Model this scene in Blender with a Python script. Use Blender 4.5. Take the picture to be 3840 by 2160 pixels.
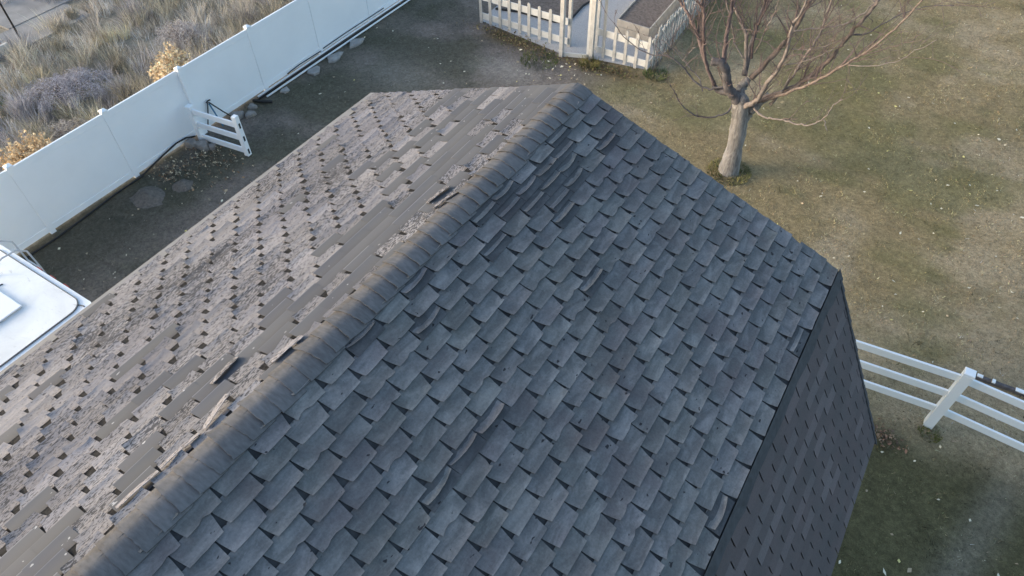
import bpy, math, random
import numpy as np
from mathutils import Matrix, Vector

random.seed(7)
rng = np.random.default_rng(11)
C = bpy.context.scene.collection
sc = bpy.context.scene
for o in list(bpy.data.objects):
    bpy.data.objects.remove(o)

# ---------------------------------------------------------------- camera, sky, sun, exposure
cam_d = bpy.data.cameras.new('camera')
cam = bpy.data.objects.new('camera', cam_d)
C.objects.link(cam)
_m = [[0.845746, 0.533367, -0.015299], [-0.391116, 0.639176, 0.66218], [0.362963, -0.554052, 0.749189]]
M4 = Matrix(((_m[0][0], _m[1][0], _m[2][0], 0.0), (_m[0][1], _m[1][1], _m[2][1], 0.0),
             (_m[0][2], _m[1][2], _m[2][2], 10.9), (0, 0, 0, 1)))
cam.matrix_world = M4
cam_d.sensor_width = 36.0
cam_d.lens = 24.793
cam_d.clip_start = 0.1
cam_d.clip_end = 2000.0
sc.camera = cam

SUN_EL, SUN_AZ = math.radians(12.5), math.radians(236.0)   # azimuth clockwise from +Y
world = bpy.data.worlds.new('World')
sc.world = world
world.use_nodes = True
wn, wl = world.node_tree.nodes, world.node_tree.links
wn.clear()
w_out = wn.new('ShaderNodeOutputWorld')
w_bg = wn.new('ShaderNodeBackground')
w_sky = wn.new('ShaderNodeTexSky')
w_sky.sky_type = 'NISHITA'
w_sky.sun_disc = False
w_sky.sun_elevation = SUN_EL
w_sky.sun_rotation = SUN_AZ
w_sky.air_density = 1.0
w_sky.dust_density = 2.5
w_sky.ozone_density = 1.0
w_bg.inputs['Strength'].default_value = 0.15
wl.new(w_sky.outputs[0], w_bg.inputs[0])
wl.new(w_bg.outputs[0], w_out.inputs[0])

sun_d = bpy.data.lights.new('sun', 'SUN')
sun_d.energy = 0.85
sun_d.angle = math.radians(18.0)
sun_d.color = (1.0, 0.975, 0.95)
sun = bpy.data.objects.new('sun', sun_d)
C.objects.link(sun)
_sd = Vector((math.sin(SUN_AZ) * math.cos(SUN_EL), math.cos(SUN_AZ) * math.cos(SUN_EL), math.sin(SUN_EL)))
sun.rotation_euler = _sd.to_track_quat('Z', 'Y').to_euler()
sun.location = (-20, -20, 30)

sc.view_settings.view_transform = 'Standard'
sc.view_settings.look = 'None'
sc.view_settings.gamma = 1.0
sc.view_settings.use_curve_mapping = False
sc.view_settings.exposure = 1.6

# ---------------------------------------------------------------- helpers
def vnoise(x, y, seed=0):
    xi = np.floor(x).astype(np.int64); yi = np.floor(y).astype(np.int64)
    fx = x - xi; fy = y - yi
    fx = fx * fx * (3 - 2 * fx); fy = fy * fy * (3 - 2 * fy)
    def h(a, b):
        n = (a * 374761393 + b * 668265263 + seed * 974711) & 0xFFFFFFFF
        n = ((n ^ (n >> 13)) * 1274126177) & 0xFFFFFFFF
        n = (n ^ (n >> 16)) & 0xFFFFFFFF
        return n / 4294967295.0
    return ((h(xi, yi) * (1 - fx) + h(xi + 1, yi) * fx) * (1 - fy)
            + (h(xi, yi + 1) * (1 - fx) + h(xi + 1, yi + 1) * fx) * fy)

def fbm(x, y, s, seed=0, octs=4):
    v = 0.0; a = 0.5; t = 0.0
    for k in range(octs):
        v = v + a * vnoise(x * s, y * s, seed + k * 17); t += a
        s *= 2.1; a *= 0.5
    return v / t

def smooth(a, b, x):
    t = np.clip((x - a) / (b - a), 0, 1)
    return t * t * (3 - 2 * t)

class MB:
    """collects shapes; build() links them as ONE mesh object"""
    def __init__(self):
        self.v = []; self.f = []; self.c = []
    def add(self, vs, fs, col=None):
        n = len(self.v)
        self.v.extend([tuple(p) for p in vs])
        self.f.extend([tuple(i + n for i in f) for f in fs])
        self.c.extend([col if col is not None else (1, 1, 1)] * len(vs))
    def box(self, lo, hi, mat=None, bev=0.0):
        x0, y0, z0 = lo; x1, y1, z1 = hi
        if bev > 0:
            b = bev
            vs = []; 
            for z, i in ((z0, b), (z0 + b, 0), (z1 - b, 0), (z1, b)):
                vs += [(x0 + i, y0 + b * (i == 0) * 0 + i, z), (x1 - i, y0 + i, z), (x1 - i, y1 - i, z), (x0 + i, y1 - i, z)]
            fs = [(3, 2, 1, 0), (12, 13, 14, 15)]
            for k in range(3):
                for j in range(4):
                    a = k * 4 + j; c2 = k * 4 + (j + 1) % 4
                    fs.append((a, c2, c2 + 4, a + 4))
        else:
            vs = [(x0, y0, z0), (x1, y0, z0), (x1, y1, z0), (x0, y1, z0), (x0, y0, z1), (x1, y0, z1), (x1, y1, z1), (x0, y1, z1)]
            fs = [(3, 2, 1, 0), (4, 5, 6, 7), (0, 1, 5, 4), (1, 2, 6, 5), (2, 3, 7, 6), (3, 0, 4, 7)]
        if mat is not None:
            vs = [tuple(mat @ Vector(p)) for p in vs]
        self.add(vs, fs)
    def beam(self, a, b, w, h, bev=0.0, up=(0, 0, 1)):
        """box running from a to b; w sideways, h upwards, centred"""
        a = Vector(a); b = Vector(b); d = b - a; L = d.length; d.normalize()
        upv = Vector(up); s = d.cross(upv)
        if s.length < 1e-4: s = Vector((1, 0, 0))
        s.normalize(); u = s.cross(d)
        m = Matrix(((d.x, s.x, u.x, a.x), (d.y, s.y, u.y, a.y), (d.z, s.z, u.z, a.z), (0, 0, 0, 1)))
        self.box((0, -w / 2, -h / 2), (L, w / 2, h / 2), m, bev)
    def tube(self, pts, rad, n=7, cap=True, wob=0.0, col=None):
        pts = [Vector(p) for p in pts]
        if not hasattr(rad, '__len__'): rad = [rad] * len(pts)
        vs = []; fs = []
        ref = Vector((0.31, 0.17, 0.93))
        for i, p in enumerate(pts):
            t = (pts[min(i + 1, len(pts) - 1)] - pts[max(i - 1, 0)]).normalized()
            s = t.cross(ref)
            if s.length < 1e-3: s = t.cross(Vector((1, 0, 0)))
            s.normalize(); u = s.cross(t)
            for k in range(n):
                a = 2 * math.pi * k / n
                r = rad[i] * (1 + (random.uniform(-wob, wob) if wob else 0))
                vs.append(p + s * (r * math.cos(a)) + u * (r * math.sin(a)))
        for i in range(len(pts) - 1):
            for k in range(n):
                k2 = (k + 1) % n
                fs.append((i * n + k, i * n + k2, (i + 1) * n + k2, (i + 1) * n + k))
        if cap:
            fs.append(tuple(range(n - 1, -1, -1)))
            fs.append(tuple((len(pts) - 1) * n + k for k in range(n)))
        self.add(vs, fs, col)
    def mesh(self, name, mats, smooth_=False, colors=False):
        me = bpy.data.meshes.new(name)
        me.from_pydata(self.v, [], self.f)
        for m in (mats if isinstance(mats, (list, tuple)) else [mats]):
            me.materials.append(m)
        if colors:
            at = me.color_attributes.new('shade', 'FLOAT_COLOR', 'POINT')
            arr = np.ones((len(self.v), 4), np.float32); arr[:, :3] = np.array(self.c, np.float32)
            at.data.foreach_set('color', arr.ravel())
        if smooth_:
            me.polygons.foreach_set('use_smooth', [True] * len(me.polygons))
        me.update()
        return me
    def build(self, name, mat, parent=None, smooth_=False, colors=False, origin=None):
        if parent is not None and origin is None:
            q = parent; origin = Vector((0, 0, 0))
            while q is not None:
                origin = origin + q.location; q = q.parent
        if origin is not None:
            self.v = [(p[0] - origin[0], p[1] - origin[1], p[2] - origin[2]) for p in self.v]
        o = bpy.data.objects.new(name, self.mesh(name, mat, smooth_, colors))
        C.objects.link(o)
        if parent is not None: o.parent = parent
        elif origin is not None: o.location = origin
        return o

def np_mesh(name, V, F, mat, col=None, smooth_=False):
    """big mesh from arrays: V (n,3), F (m,3|4)"""
    me = bpy.data.meshes.new(name)
    k = F.shape[1]
    me.vertices.add(len(V)); me.vertices.foreach_set('co', V.astype(np.float32).ravel())
    me.loops.add(F.size); me.loops.foreach_set('vertex_index', F.astype(np.int32).ravel())
    me.polygons.add(len(F)); me.polygons.foreach_set('loop_start', np.arange(0, F.size, k, dtype=np.int32))
    me.polygons.foreach_set('loop_total', np.full(len(F), k, np.int32))
    if smooth_: me.polygons.foreach_set('use_smooth', np.ones(len(F), bool))
    if col is not None:
        at = me.color_attributes.new('shade', 'FLOAT_COLOR', 'POINT')
        a = np.ones((len(V), 4), np.float32); a[:, :3] = col
        at.data.foreach_set('color', a.ravel())
    me.materials.append(mat)
    me.update(calc_edges=True); me.validate()
    o = bpy.data.objects.new(name, me); C.objects.link(o)
    return o

def tag(o, label=None, cat=None, group=None, kind=None):
    if label: o['label'] = label
    if cat: o['category'] = cat
    if group: o['group'] = group
    if kind: o['kind'] = kind
    return o

def thing(name, loc, label, cat, group=None):
    o = bpy.data.objects.new(name, None); C.objects.link(o)
    o.location = loc; o.empty_display_size = 0.3
    return tag(o, label, cat, group)

# ---------------------------------------------------------------- materials
class NT:
    def __init__(self, name, rough=0.8, spec=0.3):
        self.m = bpy.data.materials.new(name); self.m.use_nodes = True
        self.n = self.m.node_tree.nodes; self.l = self.m.node_tree.links
        self.b = self.n['Principled BSDF']
        self.b.inputs['Roughness'].default_value = rough
        self.b.inputs['Specular IOR Level'].default_value = spec
        self.pos = None
    def node(self, t, **kw):
        n = self.n.new(t)
        for k, v in kw.items(): setattr(n, k, v)
        return n
    def wpos(self, scale=(1, 1, 1), rot=(0, 0, 0)):
        g = self.node('ShaderNodeNewGeometry')
        mp = self.node('ShaderNodeMapping')
        mp.inputs['Scale'].default_value = scale; mp.inputs['Rotation'].default_value = rot
        self.l.new(g.outputs['Position'], mp.inputs[0])
        return mp.outputs[0]
    def opos(self, scale=(1, 1, 1)):
        g = self.node('ShaderNodeTexCoord')
        mp = self.node('ShaderNodeMapping')
        mp.inputs['Scale'].default_value = scale
        self.l.new(g.outputs['Object'], mp.inputs[0])
        return mp.outputs[0]
    def noise(self, vec, scale, detail=4, rough=0.55, dist=0.0):
        n = self.node('ShaderNodeTexNoise')
        n.inputs['Scale'].default_value = scale; n.inputs['Detail'].default_value = detail
        n.inputs['Roughness'].default_value = rough; n.inputs['Distortion'].default_value = dist
        self.l.new(vec, n.inputs['Vector'])
        return n.outputs['Fac']
    def ramp(self, fac, stops, interp='LINEAR'):
        r = self.node('ShaderNodeValToRGB'); r.color_ramp.interpolation = interp
        e = r.color_ramp.elements
        while len(e) < len(stops): e.new(0.5)
        for i, (p, c) in enumerate(stops):
            e[i].position = p
            e[i].color = (c, c, c, 1) if not hasattr(c, '__len__') else (*c, 1)
        self.l.new(fac, r.inputs[0])
        return r.outputs[0]
    def mix(self, fac, a, b, mode='MIX'):
        n = self.node('ShaderNodeMix', data_type='RGBA', blend_type=mode)
        for s, v in ((n.inputs[0], fac), (n.inputs[6], a), (n.inputs[7], b)):
            if hasattr(v, 'is_output'): self.l.new(v, s)
            elif hasattr(v, '__len__'): s.default_value = (*v, 1)
            else: s.default_value = v if s.type == 'VALUE' else (v, v, v, 1)
        return n.outputs[2]
    def attr(self, name='shade'):
        a = self.node('ShaderNodeAttribute', attribute_type='GEOMETRY', attribute_name=name)
        return a.outputs['Color']
    def objcol(self):
        return self.node('ShaderNodeObjectInfo').outputs['Color']
    def bump(self, h, strength=0.3, dist=0.01, prev=None):
        b = self.node('ShaderNodeBump'); b.inputs['Strength'].default_value = strength
        b.inputs['Distance'].default_value = dist
        self.l.new(h, b.inputs['Height'])
        if prev: self.l.new(prev, b.inputs['Normal'])
        self.l.new(b.outputs[0], self.b.inputs['Normal'])
        return b.outputs[0]
    def color(self, c):
        if hasattr(c, 'is_output'): self.l.new(c, self.b.inputs['Base Color'])
        else: self.b.inputs['Base Color'].default_value = (*c, 1)
        return self.m

def plain(name, c, rough=0.6, spec=0.3, var=0.12, scale=6.0, bump=0.0):
    t = NT(name, rough, spec)
    n = t.noise(t.wpos(), scale, 5, 0.6)
    lo = tuple(v * (1 - var) for v in c); hi = tuple(min(1, v * (1 + var)) for v in c)
    col = t.ramp(n, [(0.3, lo), (0.7, hi)])
    if bump: t.bump(t.noise(t.wpos(), scale * 8, 4), bump, 0.01)
    return t.color(col)

# right slope shingles: slate grey granules, pale smears, a few dark pits
def mat_shingle(name, base, smear, pit, purple):
    t = NT(name, 0.85, 0.25)
    p = t.wpos()
    big = t.noise(p, 2.3, 3, 0.6)
    sm = t.noise(t.wpos((9, 3.2, 9)), 1.0, 4, 0.65, 0.8)
    c = t.mix(t.ramp(sm, [(0.42, 0.0), (0.68, 1.0)]), base, smear)
    c = t.mix(t.ramp(big, [(0.5, 0.0), (0.72, 0.8)]), c, purple)
    fine = t.noise(p, 55, 3, 0.7)
    c = t.mix(1.0, c, t.ramp(fine, [(0.25, 0.8), (0.75, 1.18)]), 'MULTIPLY')
    pits = t.noise(t.wpos((22, 12, 22)), 1.0, 2, 0.5)
    c = t.mix(t.ramp(pits, [(0.71, 0.0), (0.74, 0.9)]), c, pit)
    c = t.mix(1.0, c, t.attr(), 'MULTIPLY')
    c = t.mix(1.0, c, t.objcol(), 'MULTIPLY')
    t.bump(t.noise(p, 140, 3, 0.7), 0.35, 0.004)
    return t.color(c)

M = {}
M['shingle'] = mat_shingle('slate_shingle', (0.130, 0.138, 0.143), (0.225, 0.233, 0.238), (0.02, 0.02, 0.025), (0.128, 0.120, 0.127))

# lower steep slope: newer darker shingles
t = NT('dark_shingle', 0.85, 0.25)
c = t.mix(t.ramp(t.noise(t.wpos((1, 1, 1)), 3.0, 3), [(0.35, 0.0), (0.65, 1.0)]), (0.098, 0.092, 0.098), (0.115, 0.099, 0.105))
c = t.mix(1.0, c, t.ramp(t.noise(t.wpos(), 60, 3, 0.7), [(0.25, 0.85), (0.75, 1.15)]), 'MULTIPLY')
c = t.mix(1.0, c, t.attr(), 'MULTIPLY'); c = t.mix(1.0, c, t.objcol(), 'MULTIPLY')
t.bump(t.noise(t.wpos(), 150, 3, 0.7), 0.3, 0.003)
M['dark_shingle'] = t.color(c)

# left slope shingles: granules gone, pale with dark pits in drifts
t = NT('worn_shingle', 0.9, 0.2)
p = t.wpos()
tone = t.noise(t.wpos((0.9, 0.6, 0.9)), 1.0, 3, 0.6)
c = t.mix(t.ramp(tone, [(0.4, 0.0), (0.62, 1.0)]), (0.305, 0.293, 0.298), (0.252, 0.246, 0.268))
drift = t.noise(t.wpos((1.1, 0.55, 1.1)), 1.4, 4, 0.6)
pit = t.noise(t.wpos((95, 30, 95), (0, 0, 0.25)), 1.0, 3, 0.6, 0.6)
thr = t.node('ShaderNodeMath', operation='MULTIPLY_ADD')
t.l.new(drift, thr.inputs[0]); thr.inputs[1].default_value = 0.60; t.l.new(pit, thr.inputs[2])
pm = t.ramp(thr.outputs[0], [(0.845, 0.0), (0.89, 0.9)])
c = t.mix(pm, c, (0.066, 0.066, 0.07))
rub = t.noise(t.wpos((5, 1.5, 5)), 1.3, 4, 0.65, 1.0)
c = t.mix(t.ramp(rub, [(0.55, 0.0), (0.78, 0.3)]), c, (0.18, 0.177, 0.192))
c = t.mix(1.0, c, t.ramp(t.noise(p, 48, 3, 0.7), [(0.3, 0.88), (0.7, 1.1)]), 'MULTIPLY')
c = t.mix(1.0, c, t.attr(), 'MULTIPLY'); c = t.mix(1.0, c, t.objcol(), 'MULTIPLY')
b1 = t.bump(t.noise(t.wpos((26, 5, 26), (0, 0, 0.3)), 1.0, 3, 0.6, 0.5), 0.35, 0.02)
t.bump(thr.outputs[0], -0.35, 0.012, b1)
M['worn'] = t.color(c)

# bare fibreglass mat where tabs blew off
t = NT('bare_mat', 0.8, 0.3)
c = t.mix(t.ramp(t.noise(t.wpos((4, 1, 4)), 1.2, 3), [(0.38, 0.0), (0.62, 1.0)]), (0.141, 0.142, 0.147), (0.122, 0.124, 0.137))
c = t.mix(t.ramp(t.noise(t.wpos((30, 14, 30)), 1.0, 2), [(0.72, 0.0), (0.74, 1.0)]), c, (0.5, 0.5, 0.5))
c = t.mix(1.0, c, t.attr(), 'MULTIPLY'); c = t.mix(1.0, c, t.objcol(), 'MULTIPLY')
M['bare'] = t.color(c)

# ridge caps: grey with worn lilac patches whose edges are ragged (by side of the cap)
t = NT('ridge_cap', 0.85, 0.25)
w = t.noise(t.wpos(), 9, 5, 0.7, 0.5)
sx = t.node('ShaderNodeSeparateXYZ'); t.l.new(t.opos(), sx.inputs[0])
ad = t.node('ShaderNodeMath', operation='MULTIPLY_ADD'); t.l.new(w, ad.inputs[0]); ad.inputs[1].default_value = 0.42; t.l.new(sx.outputs[0], ad.inputs[2])
c = t.mix(t.ramp(ad.outputs[0], [(0.105, 0.0), (0.12, 1.0)]), (0.140, 0.134, 0.133), (0.148, 0.148, 0.155))
c = t.mix(1.0, c, t.ramp(t.noise(t.wpos((14, 40, 14)), 1.0, 3), [(0.3, 0.8), (0.65, 1.12)]), 'MULTIPLY')
c = t.mix(1.0, c, t.attr(), 'MULTIPLY'); c = t.mix(1.0, c, t.objcol(), 'MULTIPLY')
t.bump(t.noise(t.wpos(), 130, 3, 0.7), 0.3, 0.004)
M['cap'] = t.color(c)

M['deck'] = plain('roof_underlay', (0.045, 0.048, 0.052), 0.9, 0.2, 0.35, 9)
M['left_felt'] = plain('worn_felt', (0.020, 0.020, 0.021), 0.95, 0.2, 0.8, 34)
M['starter'] = plain('starter_felt', (0.055, 0.06, 0.068), 0.85, 0.25, 0.25, 14)
M['drip'] = plain('grey_drip_edge', (0.20, 0.20, 0.205), 0.6, 0.3, 0.12, 5)
M['siding'] = plain('tan_siding', (0.42, 0.37, 0.30), 0.7, 0.3, 0.08, 3)
M['vinyl'] = plain('white_vinyl', (0.86, 0.895, 0.925), 0.35, 0.4, 0.025, 1.2)
M['vinyl2'] = plain('white_vinyl_worn', (0.80, 0.84, 0.87), 0.4, 0.4, 0.05, 5)
M['dark_hole'] = plain('post_hole', (0.05, 0.055, 0.055), 0.9, 0.1)
M['black'] = plain('black_plastic', (0.012, 0.012, 0.013), 0.5, 0.4)
M['blue'] = plain('blue_paint', (0.03, 0.17, 0.30), 0.5, 0.4)
M['picket'] = plain('picket_paint', (0.47, 0.45, 0.42), 0.75, 0.25, 0.18, 7)
M['picket_l'] = plain('picket_board', (0.62, 0.60, 0.56), 0.7, 0.25, 0.1, 5)
M['bed_wood'] = plain('bed_boards', (0.46, 0.41, 0.35), 0.8, 0.2, 0.15, 6)
M['soil'] = plain('bed_soil', (0.17, 0.14, 0.122), 1.0, 0.1, 0.35, 14, 0.6)
M['stone'] = plain('grey_stone', (0.25, 0.235, 0.22), 0.9, 0.2, 0.25, 9, 0.5)
M['stone_w'] = plain('pale_concrete', (0.30, 0.295, 0.285), 0.9, 0.2, 0.2, 7, 0.4)
M['dirt'] = plain('mound_dirt', (0.15, 0.132, 0.115), 1.0, 0.1, 0.3, 16, 0.7)
M['slab'] = plain('field_concrete', (0.29, 0.28, 0.27), 0.9, 0.2, 0.2, 1.5)
M['metal'] = plain('ladder_metal', (0.55, 0.57, 0.6), 0.3, 0.6, 0.05)
M['red'] = plain('red_lens', (0.35, 0.05, 0.03), 0.4, 0.5)
M['rust'] = plain('rust_board', (0.085, 0.035, 0.025), 0.9, 0.2, 0.3, 8)
M['rubber'] = plain('seam_sealant', (0.12, 0.13, 0.14), 0.7, 0.3)

t = NT('trailer_roof', 0.45, 0.35)
n1 = t.noise(t.wpos(), 1.6, 5, 0.65, 0.6)
c = t.ramp(n1, [(0.3, (0.72, 0.74, 0.74)), (0.6, (0.86, 0.88, 0.88))])
n2 = t.noise(t.wpos((1.2, 3.5, 1)), 2.2, 4, 0.7, 1.5)
c = t.mix(t.ramp(n2, [(0.60, 0.0), (0.72, 0.7)]), c, (0.5, 0.50, 0.48))
M['trailer_roof'] = t.color(c)

t = NT('gravel', 0.95, 0.2)
c = t.ramp(t.noise(t.wpos(), 38, 4, 0.75), [(0.3, (0.30, 0.29, 0.285)), (0.55, (0.44, 0.425, 0.415)), (0.75, (0.58, 0.56, 0.55))])
c = t.mix(t.ramp(t.noise(t.wpos((14, 24, 10)), 1.0, 3, 0.6), [(0.67, 0.0), (0.7, 0.9)]), c, (0.12, 0.11, 0.10))
t.bump(t.noise(t.wpos(), 45, 3), 0.6, 0.02)
M['gravel'] = t.color(c)

t = NT('bark', 0.9, 0.2)
c = t.ramp(t.noise(t.wpos((10, 10, 2.2)), 1.6, 5, 0.65, 0.8), [(0.28, (0.10, 0.091, 0.086)), (0.5, (0.225, 0.212, 0.202)), (0.70, (0.335, 0.32, 0.307))])
t.bump(t.noise(t.wpos((14, 14, 3)), 3.0, 5, 0.7), 0.8, 0.03)
M['bark'] = t.color(c)
def bark(name, a, b):
    t = NT(name, 0.85, 0.25)
    c = t.ramp(t.noise(t.wpos((6, 6, 3)), 3.0, 5, 0.65), [(0.32, a), (0.66, b)])
    t.bump(t.noise(t.wpos((20, 20, 8)), 3.0, 4, 0.7), 0.6, 0.015)
    return t.color(c)
M['limb_dark'] = bark('limb_dark', (0.07, 0.065, 0.07), (0.135, 0.125, 0.13))
M['limb_red'] = bark('limb_red', (0.085, 0.06, 0.06), (0.185, 0.145, 0.14))
M['limb_brown'] = bark('limb_brown', (0.115, 0.09, 0.078), (0.235, 0.19, 0.168))
M['limb_pale'] = bark('limb_pale', (0.14, 0.118, 0.11), (0.26, 0.228, 0.21))
M['cutwood'] = plain('cut_wood', (0.50, 0.44, 0.36), 0.9, 0.2, 0.1)

def mat_vcol(name, rough=0.95, spec=0.15, mul=None, bump=None):
    t = NT(name, rough, spec)
    c = t.attr()
    if mul:
        for sc_, lo, hi in mul:
            c = t.mix(1.0, c, t.ramp(t.noise(t.wpos(), sc_, 5, 0.7), [(0.25, lo), (0.75, hi)]), 'MULTIPLY')
    if bump: t.bump(t.noise(t.wpos(), bump, 5, 0.75), 0.8, 0.04)
    return t.color(c)
M['ground'] = mat_vcol('ground', mul=[(5.0, 0.75, 1.25), (14.0, 0.62, 1.38), (48.0, 0.62, 1.38)], bump=28.0)
M['blade'] = mat_vcol('grass_blade', 0.8, 0.2)

# ---------------------------------------------------------------- ground
def ground_col(x, y):
    n1 = fbm(x, y, 0.35, 3); n2 = fbm(x, y, 1.1, 9); n3 = fbm(x * 0.5, y * 1.6, 1.3, 21)
    n4 = fbm(x, y, 0.16, 40, 3)
    lawn = np.array([0.300, 0.236, 0.132]); tan = np.array([0.385, 0.310, 0.200]); green = np.array([0.188, 0.172, 0.078])
    n5 = fbm(x + 31, y * .8, 0.55, 201, 4)
    a = smooth(0.40, 0.62, 0.5 * n1 + 0.5 * n2)[:, None]; b = smooth(0.43, 0.60, 0.3 * n4 + 0.25 * n3 + 0.45 * n5)[:, None]
    c = lawn * (1 - a) + tan * a
    c = c * (1 - 0.72 * b) + green * 0.72 * b
    # the corner beside the barn past the rail fence: barn shade painted into the grass colour with a pale trodden streak
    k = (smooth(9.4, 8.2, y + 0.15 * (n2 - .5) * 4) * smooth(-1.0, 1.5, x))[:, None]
    barn_shade = np.array([0.118, 0.108, 0.056]) * (0.75 + 0.6 * n2[:, None])
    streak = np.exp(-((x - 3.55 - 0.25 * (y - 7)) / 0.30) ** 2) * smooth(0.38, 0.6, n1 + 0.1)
    barn_shade = barn_shade * (1 - 0.7 * streak[:, None]) + np.array([0.24, 0.22, 0.17]) * 0.7 * streak[:, None]
    c = c * (1 - k) + barn_shade * k
    # bare yard between the white fence and the garden
    edge = (n1 - 0.5) * 3.2 + (n2 - 0.5) * 1.2
    ky = (smooth(-5.0, -8.0, x + edge * 0.9 + 0.35 * (y - 13)) * smooth(-15.3, -14.9, x))[:, None]
    earth = np.array([0.235, 0.198, 0.168]); earth2 = np.array([0.180, 0.156, 0.145]); mossy = np.array([0.115, 0.110, 0.074])
    e = earth * (1 - a) + earth2 * a
    m = (smooth(0.50, 0.66, 0.6 * n4 + 0.4 * n2) * 0.8)[:, None]
    e = e * (1 - m) + mossy * m
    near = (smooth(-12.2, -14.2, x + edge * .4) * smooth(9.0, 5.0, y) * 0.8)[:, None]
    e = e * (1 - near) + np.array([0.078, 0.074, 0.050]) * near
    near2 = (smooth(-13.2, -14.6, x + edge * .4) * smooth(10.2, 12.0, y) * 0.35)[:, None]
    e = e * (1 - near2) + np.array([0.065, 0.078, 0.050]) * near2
    pale = np.exp(-((x + 9.9) / 0.9) ** 2 - ((y - 15.0) / 0.55) ** 2) * (0.4 + n2)
    pale = np.clip(pale + 0.5 * np.exp(-((x + 12.3) / 1.3) ** 2 - ((y - 13.2) / 0.8) ** 2), 0, 1)[:, None] * 0.75
    e = e * (1 - pale) + np.array([0.40, 0.365, 0.32]) * pale
    c = c * (1 - ky) + e * ky
    # rusty leaf mould along the picket fence
    kp = np.exp(-((y - 16.45) / 0.35) ** 2) * smooth(-12.4, -11.8, x) * smooth(-5.8, -6.6, x) * smooth(0.3, 0.6, n2)
    kp = (kp * 0.8)[:, None]
    c = c * (1 - kp) + np.array([0.16, 0.115, 0.065]) * kp
    # weed field beyond the white fence
    kf = smooth(-14.95, -15.1, x)[:, None]
    f = np.array([0.36, 0.325, 0.26]) * (0.6 + 0.7 * n2[:, None])
    c = c * (1 - kf) + f * kf
    return np.clip(c * 0.86, 0.008, 0.9)

def ground_z(x, y):
    z = (fbm(x, y, 0.9, 60, 3) - 0.5) * 0.05 + (fbm(x, y, 4.0, 80, 2) - 0.5) * 0.025
    return z - 0.02

xs = np.concatenate([[-600, -250, -120, -60, -42], np.arange(-34, 12.01, 0.16), [16, 24, 40, 80, 200, 600]])
ys = np.concatenate([[-600, -200, -80, -30, -14], np.arange(-8, 33.01, 0.16), [36, 42, 60, 120, 260, 600]])
X, Y = np.meshgrid(xs, ys)
fx, fy = X.ravel(), Y.ravel()
V = np.stack([fx, fy, ground_z(fx, fy)], 1)
nx, ny = len(xs), len(ys)
ii = (np.arange(ny - 1)[:, None] * nx + np.arange(nx - 1)[None, :]).ravel()
F = np.stack([ii, ii + 1, ii + nx + 1, ii + nx], 1)
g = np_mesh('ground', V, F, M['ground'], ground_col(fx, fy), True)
tag(g, 'winter lawn and bare trodden earth around the barn', kind='structure')

def blades(name, x, y, z, h, w, col, mat, lean=0.5, segs=1, bend=0.5, az=None, seed=1):
    """triangular grass blades (segs = 1) or curved ones"""
    r = np.random.default_rng(seed); n = len(x)
    a = r.uniform(0, 2 * np.pi, n); la = a + r.normal(0, 1.2, n) if az is None else az
    ln = h * lean * np.abs(r.normal(0.6, 0.5, n))
    px, py = np.cos(a) * w / 2, np.sin(a) * w / 2
    dx, dy = np.cos(la) * ln, np.sin(la) * ln
    if segs == 1:
        V = np.empty((n, 3, 3))
        V[:, 0] = np.stack([x - px, y - py, z], 1); V[:, 1] = np.stack([x + px, y + py, z], 1)
        V[:, 2] = np.stack([x + dx, y + dy, z + h], 1)
        F = np.arange(n * 3).reshape(n, 3); c = np.repeat(col, 3, 0)
    else:
        V = np.empty((n, 2 * segs + 1, 3))
        for s in range(segs):
            q = s / segs; k = (1 - q * 0.75)
            mx, my = x + dx * q ** (1 + bend), y + dy * q ** (1 + bend); mz = z + h * (q - 0.15 * q * q)
            V[:, 2 * s] = np.stack([mx - px * k, my - py * k, mz], 1)
            V[:, 2 * s + 1] = np.stack([mx + px * k, my + py * k, mz], 1)
        V[:, -1] = np.stack([x + dx, y + dy, z + h * 0.88], 1)
        L = []
        for s in range(segs - 1):
            L += [(2 * s, 2 * s + 1, 2 * s + 3), (2 * s, 2 * s + 3, 2 * s + 2)]
        L.append((2 * segs - 2, 2 * segs - 1, 2 * segs))
        F = (np.arange(n)[:, None, None] * (2 * segs + 1) + np.array(L)[None]).reshape(-1, 3)
        c = np.repeat(col, 2 * segs + 1, 0)
    return np_mesh(name, V.reshape(-1, 3), F, mat, c)

# short winter turf, real blades, thinner on the bare yard
N = 260000
x = rng.uniform(-15, 8.5, N); y = rng.uniform(2.5, 30, N)
keep = (x > -15 + 0 * y) & ~((x > -12.1) & (x < -6.3) & (y > 16.9)) & (y < 24 + x * 0.9 + 6) & ~((x < 1.2) & (x > -6.7) & (y < 5.2))
yard = smooth(-5.0, -8.0, x + (fbm(x, y, 0.35, 3) - 0.5) * 3 + 0.35 * (y - 13))
keep &= rng.uniform(0, 1, N) > yard * 0.72
tuft = fbm(x, y, 2.4, 71, 3); keep &= rng.uniform(0.25, 0.62, N) < tuft
x, y = x[keep], y[keep]; n = len(x)
clump = (0.25 + 0.75 * smooth(.3, .7, fbm(x, y, 7.0, 130, 3)) + 0.75 * smooth(.3, .7, fbm(x, y, 2.2, 131, 3)))[:, None] * (0.45 + 1.1 * fbm(x, y, 16.0, 161, 2))[:, None] * np.where(fbm(x, y, 5.1, 160, 2) > .68, .5, 1.0)[:, None]
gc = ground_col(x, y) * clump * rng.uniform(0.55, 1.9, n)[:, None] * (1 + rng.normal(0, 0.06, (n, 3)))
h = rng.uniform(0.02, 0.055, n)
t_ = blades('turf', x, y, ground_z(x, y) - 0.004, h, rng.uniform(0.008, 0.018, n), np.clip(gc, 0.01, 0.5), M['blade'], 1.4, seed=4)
tag(t_, 'short brown and olive winter turf covering the lawn', 'grass', kind='stuff')

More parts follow.
